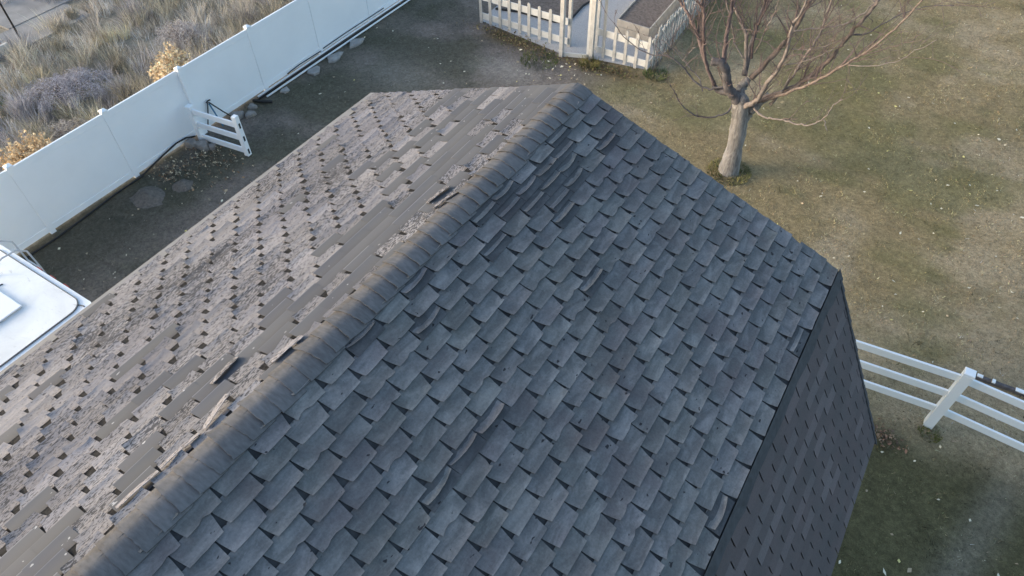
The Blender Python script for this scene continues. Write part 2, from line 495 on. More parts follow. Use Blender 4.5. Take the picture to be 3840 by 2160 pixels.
# small pale fallen leaves on the lawn and the yard
V = []; Fc = []; cc = []
spots = []
for _ in range(250):
    cx, cy = rng.uniform(-3.5, 8), rng.uniform(9.8, 26)
    if rng.uniform() < 0.35: cx, cy = rng.normal(3.0, 1.6), rng.normal(16.5, 2.6)
    spots.append((cx, cy))
for _ in range(210):
    spots.append((rng.uniform(-14.6, -5), rng.uniform(3.0, 16.3)))
for _ in range(60):
    spots.append((rng.normal(-8.6, 0.7), rng.normal(15.6, 0.45)))
for _ in range(26):
    spots.append((rng.uniform(1.9, 5), rng.uniform(5.5, 8.9)))
for cx, cy in spots:
    if -6.8 < cx < 1.3 and cy < 5.6: continue
    if -12.1 < cx < -6.3 and cy > 16.8: continue
    s = abs(rng.normal(0.022, 0.014)) + 0.008; a = rng.uniform(0, 6.3); e = rng.uniform(0.35, 0.8)
    b = len(V); z = 0.025 + float(ground_z(np.array([cx]), np.array([cy]))[0])
    for k, (u, v) in enumerate(((-1, 0), (0, -e), (1, 0), (0, e))):
        V.append((cx + s * (u * math.cos(a) - v * math.sin(a)), cy + s * (u * math.sin(a) + v * math.cos(a)), z + rng.uniform(0, 0.03)))
    Fc.append((b, b + 1, b + 2, b + 3))
    q = rng.uniform()
    col = (0.72, 0.66, 0.50) if q < 0.6 else ((0.62, 0.55, 0.22) if q < 0.75 else (0.42, 0.33, 0.22))
    cc += [col] * 4
o = np_mesh('fallen_leaves', np.array(V), np.array(Fc), M['blade'], np.array(cc))
tag(o, 'small pale dry leaves scattered over lawn and yard', 'leaves', kind='stuff')

# brown leaf litter and bits of stalk by the gate and along the picket fence
def litter(name, label, centres, n, cols, size, seed):
    r = np.random.default_rng(seed); V = []; F = []; c = []
    for _ in range(n):
        cx, cy, sx, sy = centres[r.integers(len(centres))]
        px, py = r.normal(cx, sx), r.normal(cy, sy)
        s = r.uniform(0.5, 1.4) * size; a = r.uniform(0, 6.3); e = r.uniform(0.12, 0.6)
        b = len(V); z = 0.0
        for (u, v) in ((-1, 0), (0, -e), (1, 0), (0, e)):
            V.append((px + s * (u * math.cos(a) - v * math.sin(a)), py + s * (u * math.sin(a) + v * math.cos(a)), z + r.uniform(0, 0.06)))
        F.append((b, b + 1, b + 2, b + 3)); q = cols[r.integers(len(cols))]; k = r.uniform(0.9, 2.4)
        c += [(q[0] * k, q[1] * k, q[2] * k)] * 4
    o = np_mesh(name, np.array(V), np.array(F), M['blade'], np.array(c))
    return tag(o, label, 'leaf litter', kind='stuff')
litter('leaf_litter', 'brown leaf litter drifted under the short white rail gate', [(-13.9, 7.9, .4, .25), (-14.2, 7.4, .35, .3), (-13.6, 7.3, .5, .4), (-14.4, 6.9, .25, .2)], 520,
       [(0.16, 0.10, 0.06), (0.10, 0.075, 0.05), (0.30, 0.25, 0.17), (0.20, 0.17, 0.12)], 0.035, 5)
litter('leaf_litter', 'rusty leaf litter and clippings along the foot of the picket fence', [(-11.2, 16.6, .5, .14), (-10.3, 16.45, .5, .16), (-9.5, 16.3, .5, .2), (-7.9, 16.3, .4, .16), (-7.2, 16.5, .4, .14)], 900,
       [(0.13, 0.085, 0.045), (0.10, 0.085, 0.035), (0.17, 0.13, 0.07), (0.07, 0.075, 0.03)], 0.035, 6)
litter('leaf_litter', 'brown leaf litter at the corner of the barn eave by rail fence', [(2.0, 8.5, .16, .12)], 160, [(0.16, 0.09, 0.06), (0.10, 0.07, 0.05), (0.22, 0.16, 0.11)], 0.03, 9)
# low weeds at the picket fence
def weed(cx, cy, n, r0, hh, cols, label, seed, name='weed_clump', cat='weeds', w=0.02, grp=None, lean=0.7):
    r = np.random.default_rng(seed)
    a = r.uniform(0, 6.28, n); d = r0 * np.sqrt(r.uniform(0, 1, n))
    x = cx + np.cos(a) * d; y = cy + np.sin(a) * d
    ci = r.integers(0, len(cols), n); col = np.array(cols)[ci] * r.uniform(1.1, 2.6, n)[:, None]
    o = blades(name, x - cx, y - cy, np.zeros(n) - 0.01, hh * r.uniform(0.4, 1.0, n), np.full(n, w), col, M['blade'], lean, 3, 0.6, a + r.normal(0, 0.5, n), seed)
    o.location = (cx, cy, 0)
    return tag(o, label, cat, grp)
weed(-7.95, 16.45, 260, 0.28, 0.22, [(0.09, 0.085, 0.03), (0.12, 0.10, 0.04)], 'low olive weed clump at the foot of the garden gateway', 31)
weed(-9.3, 15.9, 500, 0.55, 0.12, [(0.045, 0.06, 0.025), (0.07, 0.08, 0.03)], 'flat green weed patch in front of left picket fence', 32)
weed(-6.1, 16.9, 320, 0.35, 0.16, [(0.055, 0.075, 0.03), (0.08, 0.085, 0.035)], 'green weed clump at the right corner of the picket fence', 33)
weed(-2.83, 13.93, 900, 0.52, 0.09, [(0.085, 0.085, 0.035), (0.12, 0.105, 0.05), (0.06, 0.07, 0.03)], 'longer green grass ring round the foot of the bare tree', 35)
weed(2.66, 9.0, 200, 0.20, 0.08, [(0.07, 0.085, 0.028), (0.10, 0.10, 0.04)], 'green grass tuft at the foot of the white rail fence post', 34)

# ---------------------------------------------------------------- dry weed field beyond the fence
r = np.random.default_rng(77)
pal = [(0.33, 0.28, 0.19), (0.27, 0.25, 0.23), (0.30, 0.27, 0.225), (0.19, 0.18, 0.13), (0.26, 0.245, 0.25), (0.23, 0.21, 0.165), (0.31, 0.28, 0.245)]
bx = []; by = []; bh = []; bc = []; ba = []
for k in range(1150):
    cx = -15.5 - r.uniform(0, 1) ** 0.9 * 12.5; cy = r.uniform(1.5, 20.5)
    zone = float(fbm(np.array([cx]), np.array([cy]), 0.33, 90, 3)[0]); 
    path = cx < -23.3 and cy < 11 - (cx + 23) * -0.2 and cy > 6.5
    if path and r.uniform() < 0.93: continue
    ci = int((zone * 9.0 + r.uniform(0, 1.6))) % len(pal); base = np.array(pal[ci]) * r.uniform(0.8, 1.2)
    hh = r.uniform(0.35, 0.95) * (0.7 if cx > -16.2 else 1.0); nb = int(r.integers(60, 125)); rad = r.uniform(0.12, 0.38)
    a = r.uniform(0, 6.28, nb); d = rad * np.sqrt(r.uniform(0, 1, nb))
    bx.append(cx + np.cos(a) * d); by.append(cy + np.sin(a) * d); bh.append(hh * r.uniform(0.5, 1.05, nb))
    bc.append(base * (r.uniform(0.45, 1.6, nb) * r.uniform(.65, 1.2))[:, None]); ba.append(a + r.normal(0.6, 0.6, nb))
bx = np.concatenate(bx); by = np.concatenate(by); bh = np.concatenate(bh); bc = np.concatenate(bc); ba = np.concatenate(ba)
keep = bx < -15.25
bx, by, bh, bc, ba = bx[keep], by[keep], bh[keep], bc[keep], ba[keep]
o = blades('dry_grass', bx, by, np.zeros(len(bx)) - 0.02, bh, r.uniform(0.007, 0.018, len(bx)), np.clip(bc * 2.0, .01, .8), M['blade'], 0.55, 3, 0.7, ba, 8)
tag(o, 'tall dry straw coloured grass and weeds filling the vacant lot', 'dry grass', kind='stuff')

def shrub(cx, cy, rad, hh, n, cols, label, seed, name, cat, head=0.0, grp=None, fall=0.55):
    """rounded bush: stems fanning out plus small leaf or seed heads as facets"""
    r = np.random.default_rng(seed)
    root = thing(name, (cx, cy, 0), label, cat, grp)
    m = MB()
    for k in range(34):
        a = r.uniform(0, 6.28); q = r.uniform(0.3, 1.0)
        e = Vector((math.cos(a) * rad * 0.8 * q, math.sin(a) * rad * 0.8 * q, hh * (0.95 - 0.35 * q)))
        m.tube([(0, 0, 0), e * 0.5 + Vector((0, 0, 0.05)), e], [0.012, 0.008, 0.004], 4)
    s = m.build('stem', M['limb_brown'], root, origin=(0, 0, 0))
    V = []; F = []; c = []
    for k in range(n):
        a = r.uniform(0, 6.28); q = math.sqrt(r.uniform(0, 1)); lump = 0.8 + 0.35 * math.sin(a * 5 + seed) * math.sin(a * 3 + 1)
        top = hh * (1 - fall * q * q) * (0.55 + 0.45 * lump)
        p = np.array([math.cos(a) * rad * q * lump, math.sin(a) * rad * q * lump, top * r.uniform(0.45, 1.0)])
        sz = head * r.uniform(0.5, 1.3); col = np.array(cols[r.integers(len(cols))]) * r.uniform(0.65, 1.3)
        for j in range(3):
            d1 = r.normal(0, 1, 3); d1 /= np.linalg.norm(d1); d2 = r.normal(0, 1, 3); d2 -= d1 * (d1 @ d2); d2 /= np.linalg.norm(d2)
            off = p + r.normal(0, sz * 0.5, 3); b = len(V)
            V += [off - d1 * sz, off - d2 * sz * .6, off + d1 * sz, off + d2 * sz * .6]; F.append((b, b + 1, b + 2, b + 3)); c += [col] * 4
    f = np_mesh('foliage', np.array(V), np.array(F), M['blade'], np.clip(np.array(c), .01, .8)); f.parent = root
    return root
shrub(-15.78, 8.75, 0.58, 1.95, 3600, [(0.70, 0.56, 0.38), (0.76, 0.63, 0.45), (0.58, 0.45, 0.30)], 'straw yellow seed head bush behind the white fence post above the rail gate', 3, 'seed_head_bush', 'bush', 0.034, fall=0.14)
shrub(-15.8, 4.75, 0.5, 1.85, 2200, [(0.60, 0.46, 0.29), (0.66, 0.53, 0.36), (0.48, 0.36, 0.23)], 'straw yellow seed head bush peeping over white fence at the left picture edge', 4, 'seed_head_bush', 'bush', 0.034, fall=0.14)
shrub(-19.4, 7.6, 1.15, 0.70, 9000, [(0.50, 0.48, 0.52), (0.60, 0.58, 0.61), (0.42, 0.40, 0.43)], 'lilac grey sagebrush mound in the middle of the weed field', 5, 'sagebrush', 'bush', 0.013)
shrub(-17.6, 6.4, 0.8, 0.6, 5000, [(0.48, 0.44, 0.40), (0.56, 0.52, 0.48), (0.38, 0.35, 0.33)], 'dull grey brown brush close to the white fence left of the straw bush', 6, 'sagebrush', 'bush', 0.013)
shrub(-18.8, 11.2, 0.9, 0.75, 6000, [(0.50, 0.47, 0.47), (0.58, 0.55, 0.54), (0.40, 0.38, 0.38)], 'grey brush beyond the straw yellow bush near the field centre', 7, 'sagebrush', 'bush', 0.013)
shrub(-20.9, 6.3, 0.55, 0.35, 1300, [(0.14, 0.19, 0.07), (0.20, 0.24, 0.09), (0.10, 0.13, 0.06)], 'small green weed mound at the left edge of the field', 8, 'green_weed', 'weeds', 0.03)

# ---------------------------------------------------------------- far corner of the field: concrete, post, board
m = MB(); m.box((-33, 8.95, -0.05), (-24.35, 16, 0.05)); o = m.build('concrete_slab', M['slab']); tag(o, 'pale grey concrete slab in the far corner beyond the weeds', kind='structure')
m = MB(); m.box((-24.33, 7.6, -0.05), (-22.95, 10.9, 0.032)); o = m.build('concrete_path', M['slab']); tag(o, 'concrete path strip along the weeds', kind='structure')
root = thing('metal_post', (-23.48, 8.79, 0), 'thin black metal post standing at the weed field corner', 'post')
m = MB(); m.tube([(-23.48, 8.79, -0.1), (-23.48, 8.79, 1.2)], 0.028, 8); m.build('shaft', M['black'], root)
m = MB(); m.tube([(-23.48, 8.79, 1.2), (-23.48, 8.79, 1.23)], 0.04, 8); m.build('cap', M['black'], root)
root = thing('trough', (-23.1, 7.6, 0), 'rust red open box with a pale edge at the left picture border', 'trough')
m = MB(); m.box((-24.4, 6.9, 0.0), (-23.15, 8.25, 0.16)); m.build('box', M['rust'], root)
m = MB(); m.box((-23.146, 6.9, 0.0), (-23.04, 8.25, 0.30), bev=0.01); m.build('edge_board', M['picket_l'], root)

# ---------------------------------------------------------------- white vinyl privacy fence
fence = thing('privacy_fence', (-15.0, 8.4, 0), 'tall solid white vinyl fence running between the yard and the weed field', 'fence')
FX = -15.0
post_y = [-5.2, -2.9, -0.55, 1.85, 4.1, 6.38, 8.45, 10.72, 12.95, 15.2, 17.5, 19.8, 22.1]
for i, yy in enumerate(post_y):
    dx = 0.045 if abs(yy - 8.45) < 0.01 else 0.0
    m = MB(); hx = 0.062 if dx else 0.033
    m.box((FX - 0.062 + dx, yy - 0.062, -0.3), (FX + hx + dx, yy + 0.062, 1.84))
    p = m.build('post', M['vinyl'], fence)
    m = MB(); m.box((FX - 0.072 + dx, yy - 0.072, 1.843), (FX + 0.072 + dx, yy + 0.072, 1.875), bev=0.006)
    m.add([(FX - .066 + dx, yy - .066, 1.877), (FX + .066 + dx, yy - .066, 1.877), (FX + .066 + dx, yy + .066, 1.877), (FX - .066 + dx, yy + .066, 1.877), (FX + dx, yy, 1.915)], [(0, 1, 4), (1, 2, 4), (2, 3, 4), (3, 0, 4)])
    m.build('post_cap', M['vinyl'], p)
for a, b in zip(post_y[:-1], post_y[1:]):
    a += 0.0622; b -= 0.0622
    m = MB(); m.box((FX - 0.025, a, 1.66), (FX + 0.025, b, 1.81), bev=0.006); m.build('top_rail', M['vinyl'], fence)
    m = MB(); m.box((FX - 0.025, a, 0.05), (FX + 0.025, b, 0.20), bev=0.006); m.build('bottom_rail', M['vinyl'], fence)
    m = MB()                                           # tongue and groove boards read as one sheet from here
    m.box((FX - 0.014, a, 0.203), (FX + 0.014, b, 1.657)); m.build('panel', M['vinyl'], fence)

# short rail gate piece standing out from the fence
gate = thing('rail_gate', (-14.72, 8.2, 0), 'short white three rail gate section jutting from the tall fence', 'gate')
ga = Vector((-14.72, 8.2, 0)); gb = Vector((-13.27, 8.38, 0)); gd = (gb - ga).normalized(); gn = Vector((-gd.y, gd.x, 0))
def gm(o): return Matrix(((gd.x, gn.x, 0, o.x), (gd.y, gn.y, 0, o.y), (0, 0, 1, 0), (0, 0, 0, 1)))
m = MB(); m.box((-.062, -.062, -.2), (.062, .062, 1.0), gm(ga), 0.006); p = m.build('gate_post', M['vinyl'], gate)
m = MB(); m.box((-.078, -.078, 1.003), (.078, .078, 1.035), gm(ga), 0.008); m.build('post_cap', M['vinyl'], p)
m = MB(); m.box((-.062, -.062, 0.0), (.062, .062, 1.15), gm(gb), 0.008); p = m.build('end_post', M['vinyl'], gate)
for z0 in (0.80, 0.43, 0.05):
    m = MB(); m.box((0.0625, -.026, z0 + .01), (0.0655, .026, z0 + .15), gm(gb)); m.build('rail_hole', M['dark_hole'], p)
    m = MB(); m.beam(ga + gd * .064 + Vector((0, 0, z0 + .075)), gb - gd * .064 + Vector((0, 0, z0 + .075)), 0.045, 0.165, 0.008); m.build('rail', M['vinyl'], gate)

# dark stand leaning behind the gate
st = thing('metal_stand', (-14.88, 8.85, 0), 'dark A shaped metal stand with a blue strut leaning on fence behind the rail gate', 'stand')
m = MB(); m.tube([(-14.93, 8.55, 0.0), (-14.92, 8.72, 0.40), (-14.915, 8.83, 0.70)], 0.016, 6); m.build('leg', M['black'], st)
m = MB(); m.tube([(-14.55, 9.28, 0.0), (-14.75, 9.05, 0.36), (-14.90, 8.85, 0.70)], 0.017, 6); m.build('leg', M['black'], st)
m = MB(); m.tube([(-14.90, 8.845, 0.66), (-14.80, 8.87, 0.30), (-14.72, 8.89, 0.02)], 0.019, 6); m.build('strut', M['blue'], st)
m = MB(); m.tube([(-14.92, 8.79, 0.705), (-14.91, 8.85, 0.735), (-14.905, 8.92, 0.73)], 0.02, 6); m.build('handle', M['black'], st)

# black hose and loose pipes on the fence line
hp = [(-14.86, 8.12, 0.12), (-14.90, 7.9, 0.20), (-14.91, 7.6, 0.22), (-14.91, 7.15, 0.14), (-14.90, 6.72, 0.06), (-14.85, 6.4, 0.02), (-14.86, 5.7, 0.02), (-14.76, 4.6, 0.02), (-14.72, 4.05, 0.02), (-14.74, 3.1, 0.02), (-14.75, 1.5, 0.02)]
m = MB(); m.tube(hp, 0.022, 7); o = m.build('hose', M['black'], origin=(-14.9, 7, 0), smooth_=True); tag(o, 'black garden hose arching along the foot of the white fence', 'hose')
for nm, lab, pts, rr, mt in (
    ('white_pipe', 'long thin white pipe lying nearest the fence foot', [(-14.88, 10.3, .05), (-14.9, 14, .06), (-14.9, 18.5, .05)], .028, 'vinyl2'),
    ('white_pipe', 'long thin white pipe lying on the yard side of the black pipe', [(-14.70, 10.45, .03), (-14.72, 14, .03), (-14.74, 18.5, .03)], .026, 'vinyl2'),
    ('black_pipe', 'long black pipe lying between the two white pipes', [(-14.80, 10.2, .035), (-14.81, 12.5, .04), (-14.83, 18.5, .035)], .028, 'black'),
    ('black_pipe', 'short thick black pipe end lying across the yard by the pipes', [(-14.86, 10.1, .05), (-14.62, 10.18, .05), (-14.38, 10.32, .05)], .042, 'black'),
    ('black_pipe', 'thin black strip resting against the fence above the pipes', [(-14.93, 11.5, .10), (-14.94, 12.0, .13), (-14.94, 12.9, .11)], .014, 'black'),
    ('black_pipe', 'thin black strip further along the fence foot at the top of picture', [(-14.94, 13.0, .14), (-14.94, 14.0, .16), (-14.94, 15.8, .15)], .014, 'black')):
    m = MB(); m.tube(pts, rr, 7); o = m.build(nm, M[mt], origin=pts[0], smooth_=True); tag(o, lab, 'pipe')

def stone(cx, cy, sx, sy, sz, label, mat, seed, name='stone', cat='stone', grp='stones along the white fence'):
    r = random.Random(seed)
    bm_v = []; bm_f = []
    n = 9; rings = 4
    for i in range(rings):
        q = i / (rings - 1); rr = (1.0, 1.02, 0.93, 0.62)[i]
        for k in range(n):
            a = 2 * math.pi * k / n
            jr = 1 + 0.22 * math.sin(k * 2.3 + seed) + r.uniform(-.08, .08)
            bm_v.append((math.cos(a) * sx * rr * jr, math.sin(a) * sy * rr * jr, -0.03 + (sz + 0.03) * (0, .55, .88, 1.0)[i] + r.uniform(-.01, .01)))
    for i in range(rings - 1):
        for k in range(n): bm_f.append((i * n + k, i * n + (k + 1) % n, (i + 1) * n + (k + 1) % n, (i + 1) * n + k))
    bm_f.append(tuple((rings - 1) * n + k for k in range(n)))
    m = MB(); m.add(bm_v, bm_f); o = m.build(name, M[mat]); o.location = (cx, cy, 0)
    return tag(o, label, cat, grp)
stone(-14.80, 7.92, .17, .13, .14, 'rounded grey stone left of the rail gate post by the hose', 'stone', 1)
stone(-14.52, 8.02, .19, .15, .13, 'broad flat grey stone under the lower rail of the gate', 'stone', 2)
stone(-14.28, 8.12, .10, .09, .09, 'small grey stone under the middle of the rail gate', 'stone', 3)
stone(-14.72, 9.35, .17, .20, .12, 'grey stone behind the rail gate beside the dark stand foot', 'stone', 4)
stone(-14.48, 9.62, .13, .14, .09, 'pale grey stone beyond the dark stand towards the pipes', 'stone', 5)
stone(-14.7, 9.9, .12, .10, .08, 'dark small stone between the stand and the pipe ends', 'stone', 6)
stone(-14.52, 10.95, .10, .13, .05, 'small pale concrete piece nearest the short black pipe end', 'stone_w', 7)
stone(-14.50, 12.1, .16, .22, .06, 'flat pale concrete piece on yard side of the pipes, second from the gate', 'stone_w', 8)
stone(-14.48, 12.95, .16, .30, .07, 'long pale concrete piece beside the pipes, third from the gate', 'stone_w', 9)
stone(-14.48, 13.9, .16, .28, .07, 'pale concrete piece beside the pipes, farthest from the gate', 'stone_w', 10)
def mound(cx, cy, rr, hh, label, seed):
    V = []; F = []; n = 18; R_ = 6
    r = random.Random(seed)
    for i in range(R_ + 1):
        q = i / R_
        for k in range(n):
            a = 2 * math.pi * k / n
            V.append((math.cos(a) * rr * q * (1 + .12 * math.sin(3 * a + seed)), math.sin(a) * rr * q * .85, hh * (math.cos(q * math.pi) * .5 + .5) + r.uniform(-.012, .012) - .03))
    for i in range(R_):
        for k in range(n): F.append((i * n + k, (i + 1) * n + k, (i + 1) * n + (k + 1) % n, i * n + (k + 1) % n))
    m = MB(); m.add(V, F); o = m.build('dirt_mound', M['dirt'], smooth_=True); o.location = (cx, cy, 0)
    return tag(o, label, 'dirt mound', 'dirt mounds in the yard')
mound(-14.15, 6.0, .52, .18, 'larger pale dirt mound on the dark grass near the fence', 1)
mound(-13.75, 6.72, .36, .13, 'smaller pale dirt mound beyond the larger one', 2)

# ---------------------------------------------------------------- picket garden
pk = thing('picket_fence', (-10.2, 16.87, 0), 'weathered white picket fence section left of the garden gateway', 'fence', 'picket fence sections round the garden')
def picket(par, x, y, h, w=0.085, tdir=(1, 0), lean=0.0, seed=0, mt='picket'):
    r = random.Random(seed); t = 0.02; tx, ty = tdir
    pts = [(-w / 2, -0.12), (w / 2, -0.12), (w / 2, h - .05), (w * .3, h - .012), (0, h), (-w * .3, h - .012), (-w / 2, h - .05)]
    m = MB(); V = []
    for s in (-t / 2, t / 2):
        for (u, z) in pts:
            uu = u + lean * max(z, 0)
            V.append((x + tx * uu - ty * s, y + ty * uu + tx * s, z))
    n = len(pts)
    m.add(V, [tuple(range(n)), tuple(range(2 * n - 1, n - 1, -1))] + [((k + 1) % n, k, k + n, (k + 1) % n + n) for k in range(n)])
    return m.build('picket', M[mt], par)
for i, (x, h) in enumerate(((-11.95, 1.08), (-11.6, 1.06), (-11.26, 1.07), (-10.91, 1.05), (-10.56, 1.07), (-10.23, 1.06), (-9.86, 1.05), (-9.51, 1.06))):
    picket(pk, x, 16.86, h, 0.095, lean=random.uniform(-.02, .03), seed=i)
for z in (0.21, 0.81):
    m = MB(); m.box((-12.0, 16.873, z - .10), (-8.93, 16.905, z + .10), bev=.004); m.build('rail', M['picket_l'], pk)
pk2 = thing('picket_fence', (-7.2, 16.93, 0), 'weathered white picket fence section right of the garden gateway', 'fence', 'picket fence sections round the garden')
for i, (x, h) in enumerate(((-7.77, 1.85), (-7.44, 1.06), (-7.09, 1.04), (-6.76, 1.05), (-6.42, 1.06))):
    picket(pk2, x, 16.92, h, 0.085, lean=random.uniform(-.02, .03), seed=20 + i)
for z in (0.205, 0.75):
    m = MB(); m.box((-8.0, 16.933, z - .10), (-6.38, 16.965, z + .10), bev=.004); m.build('rail', M['picket_l'], pk2)
pk3 = thing('picket_fence', (-6.35, 19.2, 0), 'side run of grey white pickets going back from the garden corner behind the tree', 'fence', 'picket fence sections round the garden')
yy = 17.12; i = 0
while yy < 23.0:
    picket(pk3, -6.33 - 0.03 * (yy - 17) + random.uniform(-.02, .02), yy, random.uniform(1.02, 1.16), 0.10, (0, 1), random.uniform(-.06, .06), 50 + i)
    yy += 0.21; i += 1
for z in (0.22, 0.80):
    m = MB(); m.beam((-6.385, 17.05, z), (-6.56, 23.0, z), .03, .17); m.build('rail', M['picket_l'], pk3)
# dry vine stems tangled on the side fence
r = np.random.default_rng(5); m = MB()
for k in range(70):
    y0 = r.uniform(17.0, 22.5); x0 = -6.24 - .03 * (y0 - 17)
    p = [(x0, y0, 0.0)]
    for j in range(4):
        q = p[-1]; p.append((q[0] + r.normal(0, .06), q[1] + r.normal(.02, .14), q[2] + r.uniform(.15, .4)))
    m.tube(p, [.008, .007, .006, .005, .004], 4, False)
o = m.build('dry_vine', M['limb_pale'], origin=(-6.3, 19, 0)); tag(o, 'pale dry vine stems tangled over the side picket run', 'vine')

ar = thing('garden_arbor', (-8.45, 16.6, 0), 'tall pale wooden gateway posts with a sill board at the garden entrance', 'arbor')
for (x, y, w) in ((-8.86, 16.42, .115), (-8.06, 16.74, .115), (-8.93, 17.0, .09), (-8.16, 17.25, .09)):
    m = MB(); m.box((x - w / 2, y - w / 2, -.2), (x + w / 2, y + w / 2, 2.5), bev=.006); m.build('post', M['picket'], ar)
m = MB(); m.box((-8.20, 16.70, 0.0), (-8.13, 16.74, 2.5)); m.build('trim_board', M['picket_l'], ar)
m = MB(); m.beam((-8.80, 16.44, .055), (-8.17, 16.69, .055), .04, .12); m.build('sill_board', M['picket_l'], ar)
for (a, b) in (((-8.86, 16.42, 2.46), (-8.93, 17.0, 2.46)), ((-8.06, 16.74, 2.46), (-8.16, 17.25, 2.46))):
    m = MB(); m.beam(a, b, .05, .1); m.build('top_rail', M['picket'], ar)

V = np.array([(-12.05, 16.93, .006), (-8.9, 16.5, .006), (-8.05, 16.72, .006), (-6.4, 17.0, .006), (-6.75, 28, .006), (-12.6, 28, .006)])
m = MB(); m.add(V, [(0, 1, 2, 3, 4, 5)]); o = m.build('gravel_path', M['gravel']); tag(o, 'pale grey gravel ground inside the picket fence', kind='structure')
edge_pts = [(-12.0, 17.75), (-11.3, 17.95), (-10.6, 17.98), (-10.0, 17.98), (-9.72, 18.1), (-9.64, 18.45), (-9.72, 19.3), (-9.6, 20.0), (-9.2, 20.8), (-9.0, 24)]
m = MB(); m.add([(x, y, .03) for x, y in edge_pts] + [(-12.3, 24, .03)], [tuple(range(len(edge_pts) + 1))]); o = m.build('garden_soil', M['soil']); tag(o, 'brown bare soil bed inside the left half of the picket garden', kind='structure')
m = MB(); m.tube([(x, y, .04) for x, y in edge_pts], .035, 6); o = m.build('bed_edging', M['black'], origin=(-9.7, 18.2, 0)); tag(o, 'black plastic edging curving round the garden soil bed', 'edging')

bed = thing('raised_bed', (-7.4, 19.5, 0), 'beige timber raised garden bed filled with brown soil behind the pickets', 'raised bed')
b0 = Vector((-8.06, 18.38, 0)); bd = Vector((1.0, -0.02, 0)).normalized()
for z0 in (0.02, 0.24):
    m = MB(); m.beam((-8.08, 18.40, z0 + .105), (-7.02, 18.36, z0 + .105), .04, .212, .004); m.build('front_board', M['bed_wood'], bed)
    m = MB(); m.beam((-7.02, 18.39, z0 + .105), (-7.12, 21.2, z0 + .105), .04, .212, .004); m.build('side_board', M['bed_wood'], bed)
    m = MB(); m.beam((-8.08, 18.43, z0 + .105), (-8.22, 21.2, z0 + .105), .04, .212, .004); m.build('side_board', M['bed_wood'], bed)
m = MB(); m.add([(-8.06, 18.42, .40), (-7.04, 18.38, .40), (-7.13, 21.2, .42), (-8.2, 21.2, .42)], [(0, 1, 2, 3)]); m.build('soil', M['soil'], bed)

# ---------------------------------------------------------------- white three rail fence on the right
rf = thing('rail_fence', (2.6, 9.15, 0), 'white three rail vinyl fence on the right, running from behind the barn', 'fence')
pp = [(-0.35, 8.86), (2.60, 9.17), (5.05, 9.07), (7.5, 8.98)]
for (x, y) in pp:
    m = MB(); m.box((x - .076, y - .076, -.3), (x + .076, y + .076, 1.53), bev=.006); p = m.build('post', M['vinyl'], rf)
    m = MB(); m.box((x - .082, y - .082, 1.533), (x + .082, y + .082, 1.585), bev=.012); m.build('post_cap', M['vinyl'], p)
for (a, b) in zip(pp[:-1], pp[1:]):
    for z in (1.375, .93, .475):
        d = Vector((b[0] - a[0], b[1] - a[1], 0)).normalized() * .078
        m = MB(); m.beam((a[0] + d.x, a[1] + d.y, z), (b[0] - d.x, b[1] - d.y, z), .045, .155, .006); m.build('rail', M['vinyl'], rf)
tb = thing('timber', (3.7, 10.62, 0), 'dark timber with peeling white flakes lying on lawn behind right rail fence', 'timber')
m = MB(); m.beam((2.95, 10.62, .05), (6.6, 10.80, .05), .08, .08, .01); m.build('beam', M['limb_dark'], tb)
r = random.Random(3)
for k in (0, 1, 3, 4, 5, 8, 9, 11, 12, 15):
    x = 3.15 + k * .21 + r.uniform(-.05, .05); y = 10.60 + (x - 2.95) * .05
    m = MB(); m.box((x, y - .03 + r.uniform(-.01, .04), .092), (x + r.uniform(.05, .17), y + .05, .108 + r.uniform(0, .012))); m.build('paint_flake', M['vinyl2'], tb)

